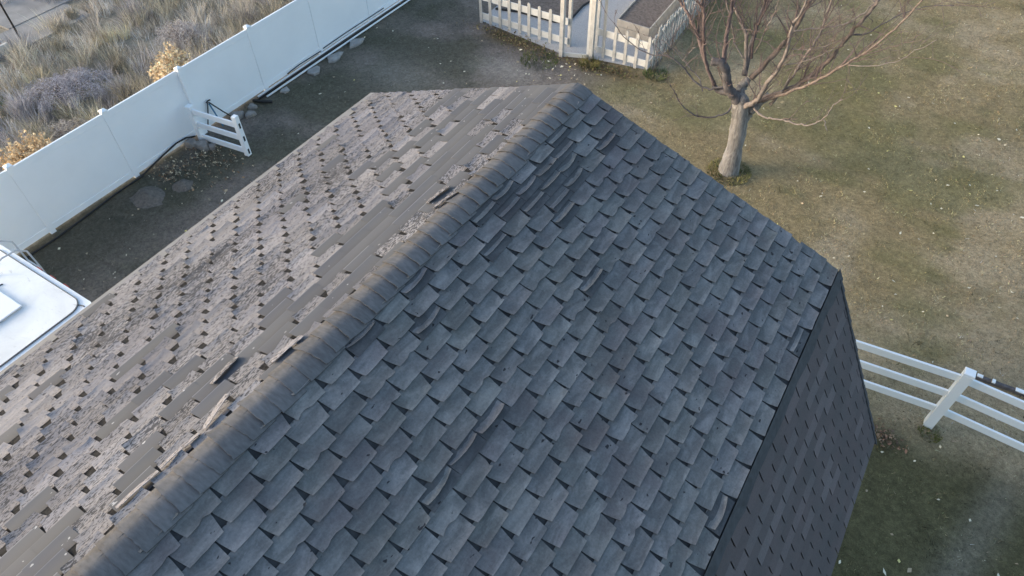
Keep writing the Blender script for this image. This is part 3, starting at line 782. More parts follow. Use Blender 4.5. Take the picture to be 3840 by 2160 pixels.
# ---------------------------------------------------------------- bare tree
tree = thing('bare_tree', (-2.87, 13.97, 0), 'bare pruned fruit tree with pale trunk and upright shoots on the lawn', 'tree')
TP = {
 'A':[(-2.928,13.97,1.676,0.112),(-3.1,13.873,1.98,0.107),(-3.291,13.802,2.206,0.102),(-3.388,13.737,2.55,0.097),(-3.508,13.677,2.796,0.092),(-3.741,13.62,2.817,0.089)],
 'A2':[(-3.243,13.85,2.112,0.085),(-3.459,13.861,2.034,0.068),(-3.647,13.87,2.135,0.051)],
 'F0':[(-2.908,13.97,1.331,0.155),(-2.802,14.053,1.602,0.131),(-2.67,14.115,1.837,0.106),(-2.485,14.17,2.087,0.082)],
 'B':[(-2.972,13.97,1.695,0.147),(-3.104,14.115,1.977,0.127),(-3.096,14.223,2.122,0.106),(-3.029,14.32,2.263,0.086)],
 'C':[(-3.129,14.27,2.317,0.064),(-3.162,14.402,2.689,0.055),(-3.184,14.5,3.341,0.045),(-3.13,14.588,3.893,0.036),(-3.101,14.67,4.198,0.028)],
 'D':[(-2.986,14.32,2.27,0.067),(-2.725,14.472,2.722,0.059),(-2.507,14.584,3.251,0.051),(-2.393,14.685,3.701,0.043),(-2.351,14.78,4.006,0.035),(-2.327,14.87,4.274,0.028)],
 'E':[(-2.977,13.97,1.624,0.07),(-2.832,13.865,1.881,0.062),(-2.631,13.786,2.139,0.053),(-2.508,13.716,2.653,0.045),(-2.332,13.65,3.111,0.037),(-2.322,13.588,3.996,0.029),(-2.226,13.528,4.341,0.021),(-2.207,13.47,4.751,0.014)],
 'F':[(-2.662,13.97,2.007,0.069),(-2.108,14.096,2.385,0.062),(-1.838,14.19,2.707,0.056),(-1.563,14.275,3.144,0.049),(-1.363,14.353,3.739,0.042),(-1.187,14.428,4.187,0.036),(-1.1,14.5,4.44,0.03),(-1.032,14.57,4.731,0.024)],
 'G':[(-2.549,13.97,2.029,0.035),(-2.008,13.822,2.539,0.031),(-1.606,13.713,2.947,0.027),(-1.155,13.615,3.549,0.023),(-0.846,13.523,3.988,0.02),(-0.546,13.435,4.601,0.017),(-0.361,13.351,5.115,0.014),(-0.28,13.27,5.417,0.011)],
 'H':[(-2.367,13.97,2.008,0.035),(-2.218,14.018,2.36,0.031),(-2.088,14.053,2.855,0.028),(-1.956,14.085,3.386,0.024),(-1.855,14.115,3.881,0.021),(-1.875,14.143,4.398,0.018),(-1.879,14.17,4.616,0.015)],
 'I':[(-2.729,13.97,1.917,0.025),(-2.556,13.781,1.85,0.023),(-2.284,13.64,1.896,0.021),(-1.938,13.514,2.046,0.019),(-1.59,13.396,2.13,0.017),(-1.332,13.283,2.293,0.015),(-1.138,13.176,2.618,0.012),(-1.069,13.071,2.977,0.01),(-0.939,12.97,3.197,0.009)],
 'I2':[(-1.142,13.02,2.648,0.012),(-1.061,12.991,2.54,0.009),(-1,12.97,2.451,0.007)],
 'J':[(-3.611,13.82,2.174,0.044),(-3.811,13.751,2.538,0.039),(-3.965,13.7,2.957,0.034),(-4.081,13.654,3.631,0.029),(-4.175,13.611,4.047,0.025),(-4.227,13.57,4.323,0.021)],
 'K':[(-3.85,13.87,2.496,0.044),(-4.085,14.036,2.724,0.04),(-4.359,14.158,3.086,0.035),(-4.633,14.269,3.326,0.031),(-4.86,14.372,3.492,0.027),(-5.091,14.47,3.688,0.022)],
 'L':[(-3.504,13.77,2.75,0.052),(-3.589,13.869,3.226,0.045),(-3.638,13.942,3.705,0.038),(-3.688,14.008,4,0.031),(-3.737,14.07,4.236,0.024)],
 'M':[(-3.143,13.97,1.808,0.024),(-3.171,13.755,1.682,0.021),(-3.447,13.596,1.52,0.019),(-3.772,13.453,1.543,0.017),(-4.072,13.319,1.759,0.014),(-4.265,13.192,2.105,0.012),(-4.359,13.07,2.339,0.009)],
 'N':[(-3.32,13.82,2.236,0.025),(-3.742,13.725,2.1,0.023),(-4.123,13.655,2.296,0.02),(-4.324,13.592,2.526,0.018),(-4.7,13.532,2.698,0.015),(-5.076,13.476,2.646,0.013),(-5.622,13.422,2.863,0.01),(-5.954,13.37,3.198,0.008)],
 'O':[(-3.248,14.32,2.673,0.016),(-3.495,14.369,2.889,0.015),(-3.68,14.406,3.248,0.013),(-3.924,14.439,3.757,0.012),(-4.035,14.47,3.944,0.011)],
 'P':[(-3.123,14.27,2.352,0.045),(-3.346,14.501,3.054,0.039),(-3.572,14.672,3.246,0.033),(-3.836,14.826,3.497,0.028),(-3.987,14.97,3.662,0.022)],
 'Q':[(-3.082,14.32,2.723,0.028),(-3.146,14.304,3.294,0.024),(-3.088,14.291,3.694,0.021),(-3.038,14.28,4.047,0.017),(-3.021,14.27,4.299,0.014)],
 'R':[(-1.346,14.42,3.712,0.017),(-1.059,14.461,3.801,0.015),(-0.791,14.492,4.131,0.012),(-0.543,14.52,4.341,0.01),(-0.264,14.545,4.504,0.008),(0.136,14.57,4.621,0.006)],
 'S':[(-1.116,13.52,3.581,0.012),(-0.772,13.438,3.702,0.01),(-0.378,13.376,3.949,0.008),(-0.14,13.321,4.243,0.007),(0.11,13.27,4.566,0.006)],
 'T':[(-2.295,13.72,3.847,0.018),(-1.94,13.789,3.967,0.016),(-1.612,13.84,4.074,0.015),(-1.328,13.886,4.287,0.013),(-1.056,13.929,4.694,0.011),(-0.982,13.97,4.842,0.01)],
 'U':[(-2.243,13.72,3.482,0.013),(-1.807,13.691,3.624,0.01),(-1.478,13.67,3.882,0.006)],
 'V':[(-2.284,13.77,3.093,0.015),(-1.913,13.77,3.295,0.012),(-1.604,13.77,3.56,0.01),(-1.423,13.77,3.781,0.007)],
 'W':[(-3.032,14.27,2.888,0.016),(-2.906,14.105,3.454,0.014),(-2.807,13.983,3.961,0.012),(-2.755,13.873,4.292,0.01),(-2.727,13.77,4.499,0.009)],
 'X':[(-3.826,13.77,1.963,0.014),(-3.98,13.908,2.14,0.013),(-4.266,14.01,2.262,0.011),(-4.443,14.102,2.325,0.01),(-4.974,14.188,2.583,0.008),(-5.602,14.27,2.593,0.007)],
 'Y':[(-4.531,14.17,2.297,0.015),(-4.377,14.285,2.579,0.011),(-4.113,14.37,2.805,0.008)],
 'trunk':[(-2.837,13.97,-0.135,0.254),(-2.857,13.97,0.06,0.222),(-2.891,13.97,0.71,0.194),(-2.907,13.97,1.259,0.181),(-2.925,13.97,1.573,0.2),(-2.95,13.97,1.772,0.191)],
}
def spline(pts, sub=5):
    P = [np.array(p) for p in pts]; out = []
    for i in range(len(P) - 1):
        a = P[max(i - 1, 0)]; b = P[i]; c = P[i + 1]; d = P[min(i + 2, len(P) - 1)]
        for s in range(sub):
            t = s / sub
            out.append(0.5 * ((2 * b) + (c - a) * t + (2 * a - 5 * b + 4 * c - d) * t * t + (3 * b - a - 3 * c + d) * t ** 3))
    out.append(P[-1]); return out
r = np.random.default_rng(21); random.seed(5)
TP['trunk'] += [(-2.965, 13.98, 1.93, .15), (-2.98, 14.0, 2.04, .07)]
tp = spline(TP['trunk'], 6)
m = MB()
for q in (0,):
    vs = [p[:3] + np.array([0.03 * math.sin(p[2] * 2.2), 0, 0]) for p in tp]
    m.tube(vs, [p[3] * (1 + 0.06 * math.sin(p[2] * 7) + 0.10 * max(0, 1 - p[2] / .25) ** 2) for p in tp], 16, True, 0.05)
m.build('trunk', M['bark'], tree, smooth_=True)
kinds = dict(F0='bark', A='limb_dark', A2='limb_dark', B='bark', C='limb_dark', D='limb_brown', E='limb_pale', F='limb_brown', G='limb_brown', H='limb_pale', I='limb_pale', I2='limb_pale',
             J='limb_red', K='limb_red', L='limb_red', M='limb_dark', N='limb_dark', O='limb_pale', P='limb_pale', Q='limb_red', R='limb_dark', S='limb_pale', T='limb_pale', U='limb_pale', V='limb_pale', W='limb_pale', X='limb_dark', Y='limb_pale')
twig_src = []
for k, pts in TP.items():
    if k == 'trunk': continue
    sp = spline(pts, 5)
    wob = 0.10 if k in ('A', 'A2', 'B', 'F0') else 0.05
    P = []
    for i, p in enumerate(sp):
        e = min(i, len(sp) - 1 - i, 4) / 4
        P.append(p[:3] + r.normal(0, 0.010, 3) * e)
    m = MB(); m.tube(P, [max(0.004, p[3]) * (1 + (0.05 * math.sin(i * 1.9) if k in ('A', 'A2') else 0)) for i, p in enumerate(sp)], 9 if pts[0][3] > .03 else 6, True, wob)
    m.build('branch', M[kinds[k]], tree, smooth_=True)
    twig_src.append((k, P, [p[3] for p in sp]))
m = MB(); bx_ = TP['B'][-1]; d = (np.array(bx_[:3]) - np.array(TP['B'][-2][:3])); d /= np.linalg.norm(d)
m.tube([np.array(bx_[:3]) + d * .001, np.array(bx_[:3]) + d * .012], bx_[3] * .96, 10); m.build('cut_end', M['cutwood'], tree)
# fine shoots, mostly upright, off the limbs: too many to tell apart
m = MB(); 
def shoot(p, dirv, L, r0, depth=0):
    P = [np.array(p)]; d = np.array(dirv, float); n = 6
    for j in range(n):
        d = d + r.normal(0, .16, 3) + np.array([0, 0, .05]); d /= np.linalg.norm(d); P.append(P[-1] + d * L / n)
        if depth < 1 and j > 0 and r.uniform() < .45:
            shoot(P[-1], d + r.normal(0, .7, 3), L * r.uniform(.2, .5), r0 * .6, depth + 1)
    m.tube(P, [max(.0036, r0 * (1 - .75 * j / n)) for j in range(n + 1)], 4, False)
for k, P, R_ in twig_src:
    if k in ('A2', 'B', 'I2', 'F0'): continue
    L = sum(np.linalg.norm(P[i + 1] - P[i]) for i in range(len(P) - 1))
    cnt = int(4 + L * (8.0 if k in ('C', 'D', 'P', 'L', 'J', 'K', 'E', 'Q') else 4.2))
    if k in ('M', 'N', 'X', 'I', 'S', 'R'): cnt = int(2 + L * 2.6)
    for _ in range(cnt):
        i = r.integers(max(1, len(P) // 5), len(P) - 1); t = P[i + 1] - P[i]; t = t / (np.linalg.norm(t) + 1e-9)
        dv = t * 0.8 + r.normal(0, .45, 3) + np.array([0, 0, .45])
        shoot(P[i], dv, r.uniform(.35, 1.3) * (0.7 if k in ('M', 'N', 'X', 'I') else 1), min(.012, R_[i] * .5))
o = m.build('twigs', M['limb_red'], tree); o['kind'] = 'stuff'
for (k, i, dl) in (('F', 6, .35), ('E', 8, .4), ('I', 3, .3), ('D', 5, .3)):
    pass

# ---------------------------------------------------------------- camper trailer between barn and fence
tr = thing('camper_trailer', (-10.25, -1.5, 0), 'white camper trailer parked between the barn and the fence, its flat roof showing', 'trailer')
TX0, TX1, TY0, TY1, TZ = -11.46, -9.0, -4.6, 2.33, 3.0
def rrect(x0, x1, y0, y1, rad, n=6):
    out = []
    for (cx, cy, a0) in ((x1 - rad, y1 - rad, 0), (x0 + rad, y1 - rad, 90), (x0 + rad, y0 + rad, 180), (x1 - rad, y0 + rad, 270)):
        for k in range(n + 1):
            a = math.radians(a0 + 90 * k / n); out.append((cx + rad * math.cos(a), cy + rad * math.sin(a)))
    return out
def slab(pts, z0, z1, mat, name, par, inset=0.0):
    n = len(pts); m = MB()
    m.add([(x, y, z0) for x, y in pts] + [(x, y, z1) for x, y in pts], [tuple(range(n - 1, -1, -1)), tuple(range(n, 2 * n))] + [(k, (k + 1) % n, (k + 1) % n + n, k + n) for k in range(n)])
    return m.build(name, mat, par)
slab(rrect(TX0, TX1, TY0, TY1, .05), .55, TZ - .06, M['vinyl2'], 'body', tr)
slab(rrect(TX0 - .012, TX1 + .012, TY0 - .012, TY1 + .012, .06), TZ - .058, TZ - .006, M['vinyl'], 'roof_edge', tr)
slab(rrect(TX0 + .05, TX1 - .075, TY0 + .05, TY1 - .07, .22), TZ - .005, TZ + .012, M['trailer_roof'], 'roof_membrane', tr)
sp = rrect(TX0 + .05, TX1 - .075, TY0 + .05, TY1 - .07, .22, 8); sp.append(sp[0])
m = MB(); m.tube([(x, y, TZ + .006) for x, y in sp], .011, 5, False); m.build('seam', M['rubber'], tr)
m = MB(); m.tube([(TX1 - .145, TY1 - .13, TZ + .004), (TX1 - .05, TY1 - .10, TZ + .002), (TX1 + .014, TY1 - .10, TZ - .03)], .009, 5, False); m.build('seam', M['rubber'], tr)
m = MB(); m.box((-10.55, 1.02, TZ + .013), (-9.80, 1.72, TZ + .028), bev=.004); h_ = m.build('vent_hatch', M['vinyl2'], tr)
m = MB(); m.box((-10.57, 1.00, TZ + .030), (-9.78, 1.74, TZ + .055), bev=.008); m.build('lid', M['vinyl'], h_)
for x in (-10.34, -10.0, -9.66):
    m = MB(); m.box((x - .06, TY1 + .013, TZ - .052), (x + .06, TY1 + .035, TZ - .012), bev=.004); m.build('marker_light', M['red'], tr)
ld = thing('dummy', (0, 0, 0), None, None); bpy.data.objects.remove(ld)
lad = MB()
for x in (-10.72, -11.12):
    lad.tube([(x, TY1 - .42, TZ + .01), (x, TY1 - .38, TZ + .16), (x, TY1 - .22, TZ + .22), (x, TY1 + .0, TZ + .20), (x, TY1 + .12, TZ + .08), (x, TY1 + .14, TZ - .3), (x, TY1 + .14, .8)], .014, 7)
lo = lad.build('ladder', M['metal'], tr, smooth_=True)
for z in (.9, 1.25, 1.6, 1.95, 2.3, 2.65):
    m = MB(); m.tube([(-11.12, TY1 + .14, z), (-10.72, TY1 + .14, z)], .013, 6); m.build('rung', M['metal'], lo)
m = MB(); m.tube([(-10.72, TY1 - .42, TZ + .02), (-10.66, TY1 - .58, TZ + .02), (-10.52, TY1 - .60, TZ + .02), (-10.47, TY1 - .48, TZ + .02)], .010, 6, False); m.build('cable', M['black'], tr)
for (x0, x1) in ((TX0 + .02, TX0 + .24), (TX1 - .24, TX1 - .02)):
    for yc in (-1.7, -0.8):
        m = MB(); cyl = [(yc + .36 * math.cos(2 * math.pi * k / 20), .36 + .36 * math.sin(2 * math.pi * k / 20)) for k in range(20)]
        m.add([(x0, a, b) for a, b in cyl] + [(x1, a, b) for a, b in cyl], [tuple(range(20)), tuple(range(39, 19, -1))] + [((k + 1) % 20, k, k + 20, (k + 1) % 20 + 20) for k in range(20)])
        w_ = m.build('wheel', M['black'], tr)
m = MB(); m.box((TX0 + .3, TY0 + .2, .40), (TX1 - .3, TY1 - .2, .547)); m.build('chassis', M['limb_dark'], tr)

# ================================================================ BARN
RX, RZ = -2.746, 7.011
BX, BZ = 0.127, 5.949
EX, EZ = 1.211, 3.852
YF, YN = 5.48, -6.0
EXPO, TABW = 0.1326, 0.3052
barn = thing('barn', (RX, 0, 0), 'barn with a gambrel roof of old curled grey shingles filling the foreground', 'barn')
W = BX - RX; W2 = EX - RX
prof = [(-W2, EZ), (-W, BZ), (0, RZ), (W, BZ), (W2, EZ)]
# walls under the roof
ins = [(-W2 + .28, EZ + .06), (-W + .10, BZ - .16), (0, RZ - .17), (W - .10, BZ - .16), (W2 - .28, EZ + .06), (W2 - .28, 0), (-W2 + .28, 0)]
m = MB(); n = len(ins)
m.add([(RX + x, YF - .18, z) for x, z in ins] + [(RX + x, YN + .18, z) for x, z in ins], [tuple(range(n - 1, -1, -1)), tuple(range(n, 2 * n))] + [(k, (k + 1) % n, (k + 1) % n + n, k + n) for k in range(n)])
m.build('wall', M['siding'], barn)
# roof boards: a shell of real thickness
m = MB(); th = 0.05
outer = [(x, z - 0.006) for x, z in prof]; inner = [(x * (1 - 0.012), z - .07) for x, z in prof]
loop = outer + inner[::-1]; n = len(loop)
m.add([(RX + x, YF - .012, z) for x, z in loop] + [(RX + x, YN, z) for x, z in loop],
      [(k, (k + 1) % n, (k + 1) % n + n, k + n) for k in range(n)] + [(k, k + 1, n - 2 - k, n - 1 - k) for k in range(4)] + [(n + k + 1, n + k, 2 * n - 1 - k, 2 * n - 2 - k) for k in range(4)])
roof = m.build('roof', M['deck'], barn)

def tab_data(w, seed, st, sb, curl, jag, vmax=1.0, corner=0.0, nu=7, nv=5, cup=0.0, flat=False, edge_light=1.12, top=-0.025, qs=None, qc=None, cres=0.0, lip=0.0, under=.4):
    """one shingle tab: x along the course, y down the slope, z out of the roof"""
    r = random.Random(seed); V = []; c = []
    c0, c1 = r.uniform(.2, 1.6), r.uniform(.2, 1.6); tilt = r.uniform(-1, 1)
    l_b = sb * r.uniform(.4, 1.5); r_b = sb * r.uniform(.3, 1.2)
    notch_u = r.uniform(.15, .85) if r.random() < jag else None; nd = r.uniform(.08, .20)
    side_notch = r.random() < jag
    lowj = [r.uniform(-.010, .010) * (0.3 if flat else 1) for _ in range(nu)]
    nv = len(qs) if qs else nv
    for j in range(nv):
        q = qs[j] if qs else j / (nv - 1)
        for i in range(nu):
            p = i / (nu - 1)
            v = top + (EXPO * vmax - top) * q
            vr = max(0.0, v / EXPO)
            a = st / 2 + l_b * vr; b = w - st / 2 - r_b * vr
            if side_notch and not flat and j == nv - 2: a += sb * r.uniform(.0, .7)
            u = a + (b - a) * p
            if cres: v -= EXPO * cres * q * (2 * p - 1 - .3 * tilt) ** 2
            if j == nv - 1:
                v += EXPO * lowj[i]
                if not flat:
                    if i in (0, nu - 1): v -= EXPO * r.uniform(-.01, .025)
                    if notch_u is not None and abs(p - notch_u) < .12: v -= EXPO * nd * r.uniform(.5, 1.1)
            z = 0.0035 + 0.0075 * max(0, vr) + lip * max(0, vr) ** 2
            if not flat:
                e = abs(2 * p - 1)
                z += curl * max(0, vr / max(vmax, .3)) ** 3 * (1 + .3 * tilt * (2 * p - 1))
                z += corner * max(0, vr) ** 2.2 * (c0 * max(0, .5 - p) + c1 * max(0, p - .5)) ** 1.6 * 2
                z += cup * (e ** 3) * max(0, vr)
                z -= 0.0035 * math.sin(math.pi * max(0, min(1, vr))) 
                z += r.uniform(-.0008, .0008)
            V.append((u, v, z)); c.append(qc[j] if qc else (0.94 if q < .3 else (1.0 if j < nv - 1 else edge_light)))  # edge wear plus painted shading: darker at the top, lighter lower rim
    T = 0.004 if not flat else 0.003
    n = nu * nv
    V += [(x, y, z - T) for x, y, z in V]; c += [k * under for k in c]  # dark asphalt edges, with the shadow line under each tab painted in
    F = []
    for j in range(nv - 1):
        for i in range(nu - 1):
            a = j * nu + i; F.append((a, a + nu, a + nu + 1, a + 1)); 
            if j >= nv - 3: F.append((n + a, n + a + 1, n + a + nu + 1, n + a + nu))
    for i in range(nu - 1):
        a = (nv - 1) * nu + i; F.append((a, a + n, a + n + 1, a + 1))
    for j in range(nv - 1):
        a = j * nu; F.append((a, a + n, a + n + nu, a + nu)); b = a + nu - 1; F.append((b, b + nu, b + nu + n, b + n))
    return np.array(V), F, np.array(c)

MESH = {}
def tab_mesh(key, mat, data, name):
    if key not in MESH:
        V, F, c = data; m = MB(); m.v = [tuple(p) for p in V]; m.f = F; m.c = [(k, k, k) for k in c]
        me = m.mesh(name, mat, True, True); MESH[key] = me
        try: me.set_sharp_from_angle(angle=math.radians(40))
        except Exception: pass
    return MESH[key]

MC = np.array(_m); CAMZ = np.array([0, 0, 10.9])
def in_view(P):
    d = np.array(P) - CAMZ; x = d @ MC[0]; y = d @ MC[1]; z = -(d @ MC[2])
    if z < .3: return None
    fx_ = 24.793 / 36
    sx, sy = .5 + fx_ * x / z, .5 - fx_ * (16 / 9) * y / z
    return sx, sy, z

a_u = math.atan2(RZ - BZ, W); a_l = math.atan2(BZ - EZ, EX - BX)
def basis(side, ang):
    """columns: along the course, down slope, outwards"""
    s = np.array([side * math.cos(ang), 0, -math.sin(ang)]); n_ = np.array([side * math.sin(ang), 0, math.cos(ang)])
    u = np.array([0, -side, 0]); return np.stack([u, s, n_], 1)
B_r, B_l, B_low, B_low_l = basis(1, a_u), basis(-1, a_u), basis(1, a_l), basis(-1, a_l)
rr_ = random.Random(99)
TABS = []      # (name, matname, key, data, basis, origin, shade, label)
def put(name, mat, key, data, Bm, org, shade, label=None):
    TABS.append((name, mat, key, data, Bm, np.array(org), tuple(q * .85 for q in shade), label))

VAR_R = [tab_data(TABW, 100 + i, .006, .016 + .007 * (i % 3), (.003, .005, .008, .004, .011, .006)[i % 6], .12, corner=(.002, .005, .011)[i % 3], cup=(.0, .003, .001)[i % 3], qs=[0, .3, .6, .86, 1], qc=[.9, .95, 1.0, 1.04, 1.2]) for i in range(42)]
VAR_L = [tab_data(TABW, 300 + i, (.018, .030, .024, .034, .014)[i % 5], .010 + .006 * (i % 4), (.001, .005, .010)[i % 3], .5, corner=(.003, .012)[i % 2], cup=(.0, .006)[i % 2], edge_light=1.0, under=.35) for i in range(36)]
VAR_T = [tab_data(TABW, 500 + i, .008, .012, .014 + .008 * (i % 3), .0, vmax=(.55, .46, .68, .6)[i % 4], corner=.004, cres=(.04, .14, .08)[i % 3], qs=[0, .35, .65, .88, 1], qc=[.9, .97, 1.02, 1.08, 1.2], nu=9) for i in range(12)]
VAR_F = [tab_data(TABW, 600 + i, .016, .0, 0, 0, flat=True, nu=3, nv=3, edge_light=1.0) for i in range(3)]
VAR_X = [tab_data(TABW, 650, .004, 0, 0, 0, flat=True, nu=3, nv=3, edge_light=1.0)]
VAR_B = [tab_data(TABW + .002, 700 + i, .0, .0, .001, 0, flat=True, nu=9, qs=[0, .25, .62, .955, 1], qc=[.66, .80, .98, 1.06, (2.6, 1.3, 2.0)[i % 3]], lip=(.010, .006, .014)[i % 3], under=.8) for i in range(6)]  # strip shading painted in, darker at the top; pale fibreglass lower edge

torn = [(1.83, .86), (3.42, .84), (2.62, .78), (4.68, .92), (1.95, .63), (3.82, .61), (1.81, .48), (3.65, .44), (1.88, .36), (5.73, .74), (9.62, .65), (9.58, .38), (9.76, .32), (9.71, .27), (4.49, .83), (3.78, .72), (22.45, .82), (22.45, .47)]
torn += [(1.5, 0.865), (2.4, 0.849), (2.4, 0.791), (3.3, 0.823), (2.4, 0.735), (3.8, 0.771), (1.3, 0.696), (1.6, 0.641), (2.5, 0.678), (3.4, 0.712), (4.7, 0.749), (5.3, 0.733), (3.5, 0.606)]
torn = [(int(a), b * 5.48) for a, b in torn]
def clip_w(y_hi, far):            # tab cut by the far rake
    return y_hi > far
# upper right slope
for k in range(0, 23):
    y0 = 2.638 - .1025 * (k - 14)
    mm = math.ceil((YF + .02 - y0) / TABW)
    j = 0
    while True:
        yh = y0 + (mm - j) * TABW; j += 1
        if yh < -1.6: break
        yl = yh - TABW
        if yl > YF - .03: continue
        is_t = any(k == tk and yl < ty <= yh for tk, ty in torn)
        vi = rr_.randrange(len(VAR_R)); key = ('R', vi); data = VAR_R[vi]; lab = None; nm = 'shingle'
        if is_t:
            vi = rr_.randrange(len(VAR_T)); key = ('T', vi); data = VAR_T[vi]; lab = 'torn shingle tab curled back to a narrow strip'; nm = 'torn_shingle'
        if yh > YF + .015:
            wd = YF + .015 - yl
            key = ('RC', k, j); data = tab_data(wd, 900 + k, .004, .006, .003, .1); yh = YF + .015
        if is_t: put('shingle', 'shingle', ('F2', 0), VAR_X[0], B_r, (RX + k * EXPO * math.cos(a_u), min(yh, YF), RZ - k * EXPO * math.sin(a_u)), (.52, .53, .56))
        sh = rr_.uniform(.86, 1.08)
        if rr_.random() < .06: sh *= .88
        s = k * EXPO
        put(nm, 'shingle', key, data, B_r, (RX + s * math.cos(a_u), yh, RZ - s * math.sin(a_u)), (sh * rr_.uniform(.98, 1.03), sh, sh * rr_.uniform(.98, 1.04)), lab)
# upper left slope
for k in range(1, 23):
    y0 = 1.831 + .1003 * (k - 12)
    s = (k - .5) * EXPO
    if s > 3.0: break
    mm = math.ceil((-1.6 - y0) / TABW); j = 0
    while True:
        ylo = y0 + (mm + j) * TABW; j += 1
        if ylo > YF - .03: break
        yc = (ylo + TABW / 2) / 5.48
        pm = .05
        if .62 < yc and 1 <= k <= 5: pm = .93
        elif .62 < yc and 6 <= k <= 11: pm = .62 if yc < .93 else .35
        elif .62 < yc and 12 <= k <= 14: pm = .2
        elif yc > .30 and 1 <= k <= 6: pm = .62
        elif yc > .30 and 7 <= k <= 10: pm = .20
        elif fbm(np.array([ylo * .9]), np.array([k * 3.7]), 1.0, 55, 2)[0] > .74: pm = .6
        elif 1 <= k <= 5: pm = .38
        if 1 <= k <= 11 and fbm(np.array([ylo * .55]), np.array([s * 3.3]), 1.0, 5, 2)[0] < .36: pm *= .35
        bare = rr_.random() < pm
        wd = None
        if ylo + TABW > YF + .015: wd = YF + .015 - ylo
        if j == 1 or rr_.random() < .4: run = rr_.uniform(.80, 1.12)
        sh = run * rr_.uniform(.93, 1.07)
        if bare:
            vi = rr_.randrange(len(VAR_B)); key = ('B', vi); data = VAR_B[vi]; nm = 'bare_strip'; mt = 'bare'
            if wd: key = ('BC', k); data = tab_data(wd, 5, 0, 0, 0, 0, flat=True, nu=3, nv=3)
            sh = rr_.uniform(.93, 1.05)
        else:
            vi = rr_.randrange(len(VAR_L)); key = ('L', vi); data = VAR_L[vi]; nm = 'worn_shingle'; mt = 'worn'
            if wd: key = ('LC', k); data = tab_data(wd, 950 + k, .012, .010, .004, .2)
        jy = 0 if wd or bare else rr_.uniform(-.014, .014)
        put(nm, mt, key, data, B_l, (RX - s * math.cos(a_u), ylo + jy, RZ - s * math.sin(a_u)), (sh, sh, sh))
# lower right slope, flat and dark; the hidden left one alike
for side, Bm in ((1, B_low), (-1, B_low_l)):
    for k in range(1, 18):
        y0 = 4.3555 - .1036 * (k - 4); s = .0066 + k * EXPO
        mm = math.ceil((YF + .02 - y0) / TABW); j = 0
        while True:
            yh = y0 + (mm - j) * TABW; j += 1
            if yh < -1.6: break
            yl = yh - TABW
            if yl > YF - .03: continue
            q = rr_.random(); sh = rr_.uniform(.93, 1.05) if q < .82 else rr_.uniform(1.2, 1.42)
            if j > 1 and TABS[-1][0] == 'dark_shingle' and rr_.random() < .45: sh = TABS[-1][6][1] / .85
            vi = rr_.randrange(3); key = ('F', vi); data = VAR_F[vi]
            if yh > YF + .015: key = ('FC', k, side); data = tab_data(YF + .015 - yl, 5, .006, 0, 0, 0, flat=True, nu=3, nv=3, edge_light=1.0); yh = YF + .015
            oy = yh if side > 0 else yl
            put('dark_shingle' if side > 0 else 'hidden_shingle', 'dark_shingle', key, data, Bm, (RX + side * (W + s * math.cos(a_l)), oy, BZ - s * math.sin(a_l)), (sh, sh, sh * 1.01))

groups = {}
for t_ in TABS:
    v_ = in_view(t_[5] + t_[4] @ np.array([.15, .07, 0]))
    score = 0.0
    if v_ and -.04 < v_[0] < 1.04 and -.06 < v_[1] < 1.06:
        d = t_[5] - CAMZ; D = np.linalg.norm(d); score = abs((d / D) @ t_[4][:, 2]) / D ** 2
    groups.setdefault(t_[0], []).append((score, t_))
for nm, L in groups.items():
    L.sort(key=lambda q: -q[0])
    cut = [q for q in L if q[0] > 0][:298]
    if nm == 'torn_shingle': cut = L
    rest = L[len(cut):]
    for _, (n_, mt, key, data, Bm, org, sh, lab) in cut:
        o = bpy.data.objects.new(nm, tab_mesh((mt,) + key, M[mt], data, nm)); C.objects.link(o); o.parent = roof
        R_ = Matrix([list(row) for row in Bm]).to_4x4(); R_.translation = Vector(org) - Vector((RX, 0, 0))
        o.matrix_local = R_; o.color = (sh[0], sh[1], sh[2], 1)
        if lab: o['label'] = lab
    if rest:
        Vs = []; Fs = []; cs = []; n0 = 0
        mb = MB()
        for _, (n_, mt, key, data, Bm, org, sh, lab) in rest:
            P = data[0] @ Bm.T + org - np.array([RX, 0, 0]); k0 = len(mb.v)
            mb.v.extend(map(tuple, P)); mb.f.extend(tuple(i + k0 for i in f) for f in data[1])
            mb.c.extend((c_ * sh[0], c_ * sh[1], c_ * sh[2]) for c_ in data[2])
        me = mb.mesh('shingles', M[rest[0][1][1]], True, True)
        try: me.set_sharp_from_angle(angle=math.radians(40))
        except Exception: pass
        o = bpy.data.objects.new({'shingle': 'far_shingles', 'worn_shingle': 'worn_shingles', 'dark_shingle': 'dark_shingles', 'hidden_shingle': 'wall_side_shingles', 'bare_strip': 'bare_strips'}.get(nm, nm), me)
        C.objects.link(o); o.parent = roof; o['kind'] = 'stuff'

# starter strip along the break on the right, edge ragged
m = MB(); r = random.Random(8); n = 60; V = []
for i in range(n + 1):
    y = YF + .01 - (YF + 1.6) * i / n
    s1 = .128 + r.uniform(-.012, .012) + .018 * math.sin(i * .9)
    for s_, wq in ((-.012, .010), (s1 * .5, .012), (s1, .0165), (s1, .010)):
        P = np.array([BX, 0, BZ]) + B_low @ np.array([0, s_, wq]); V.append((P[0], y, P[2]))
m.add(V, [(i * 4 + j, i * 4 + j + 1, i * 4 + j + 5, i * 4 + j + 4) for i in range(n) for j in range(3)])
m.build('starter_strip', M['starter'], roof)
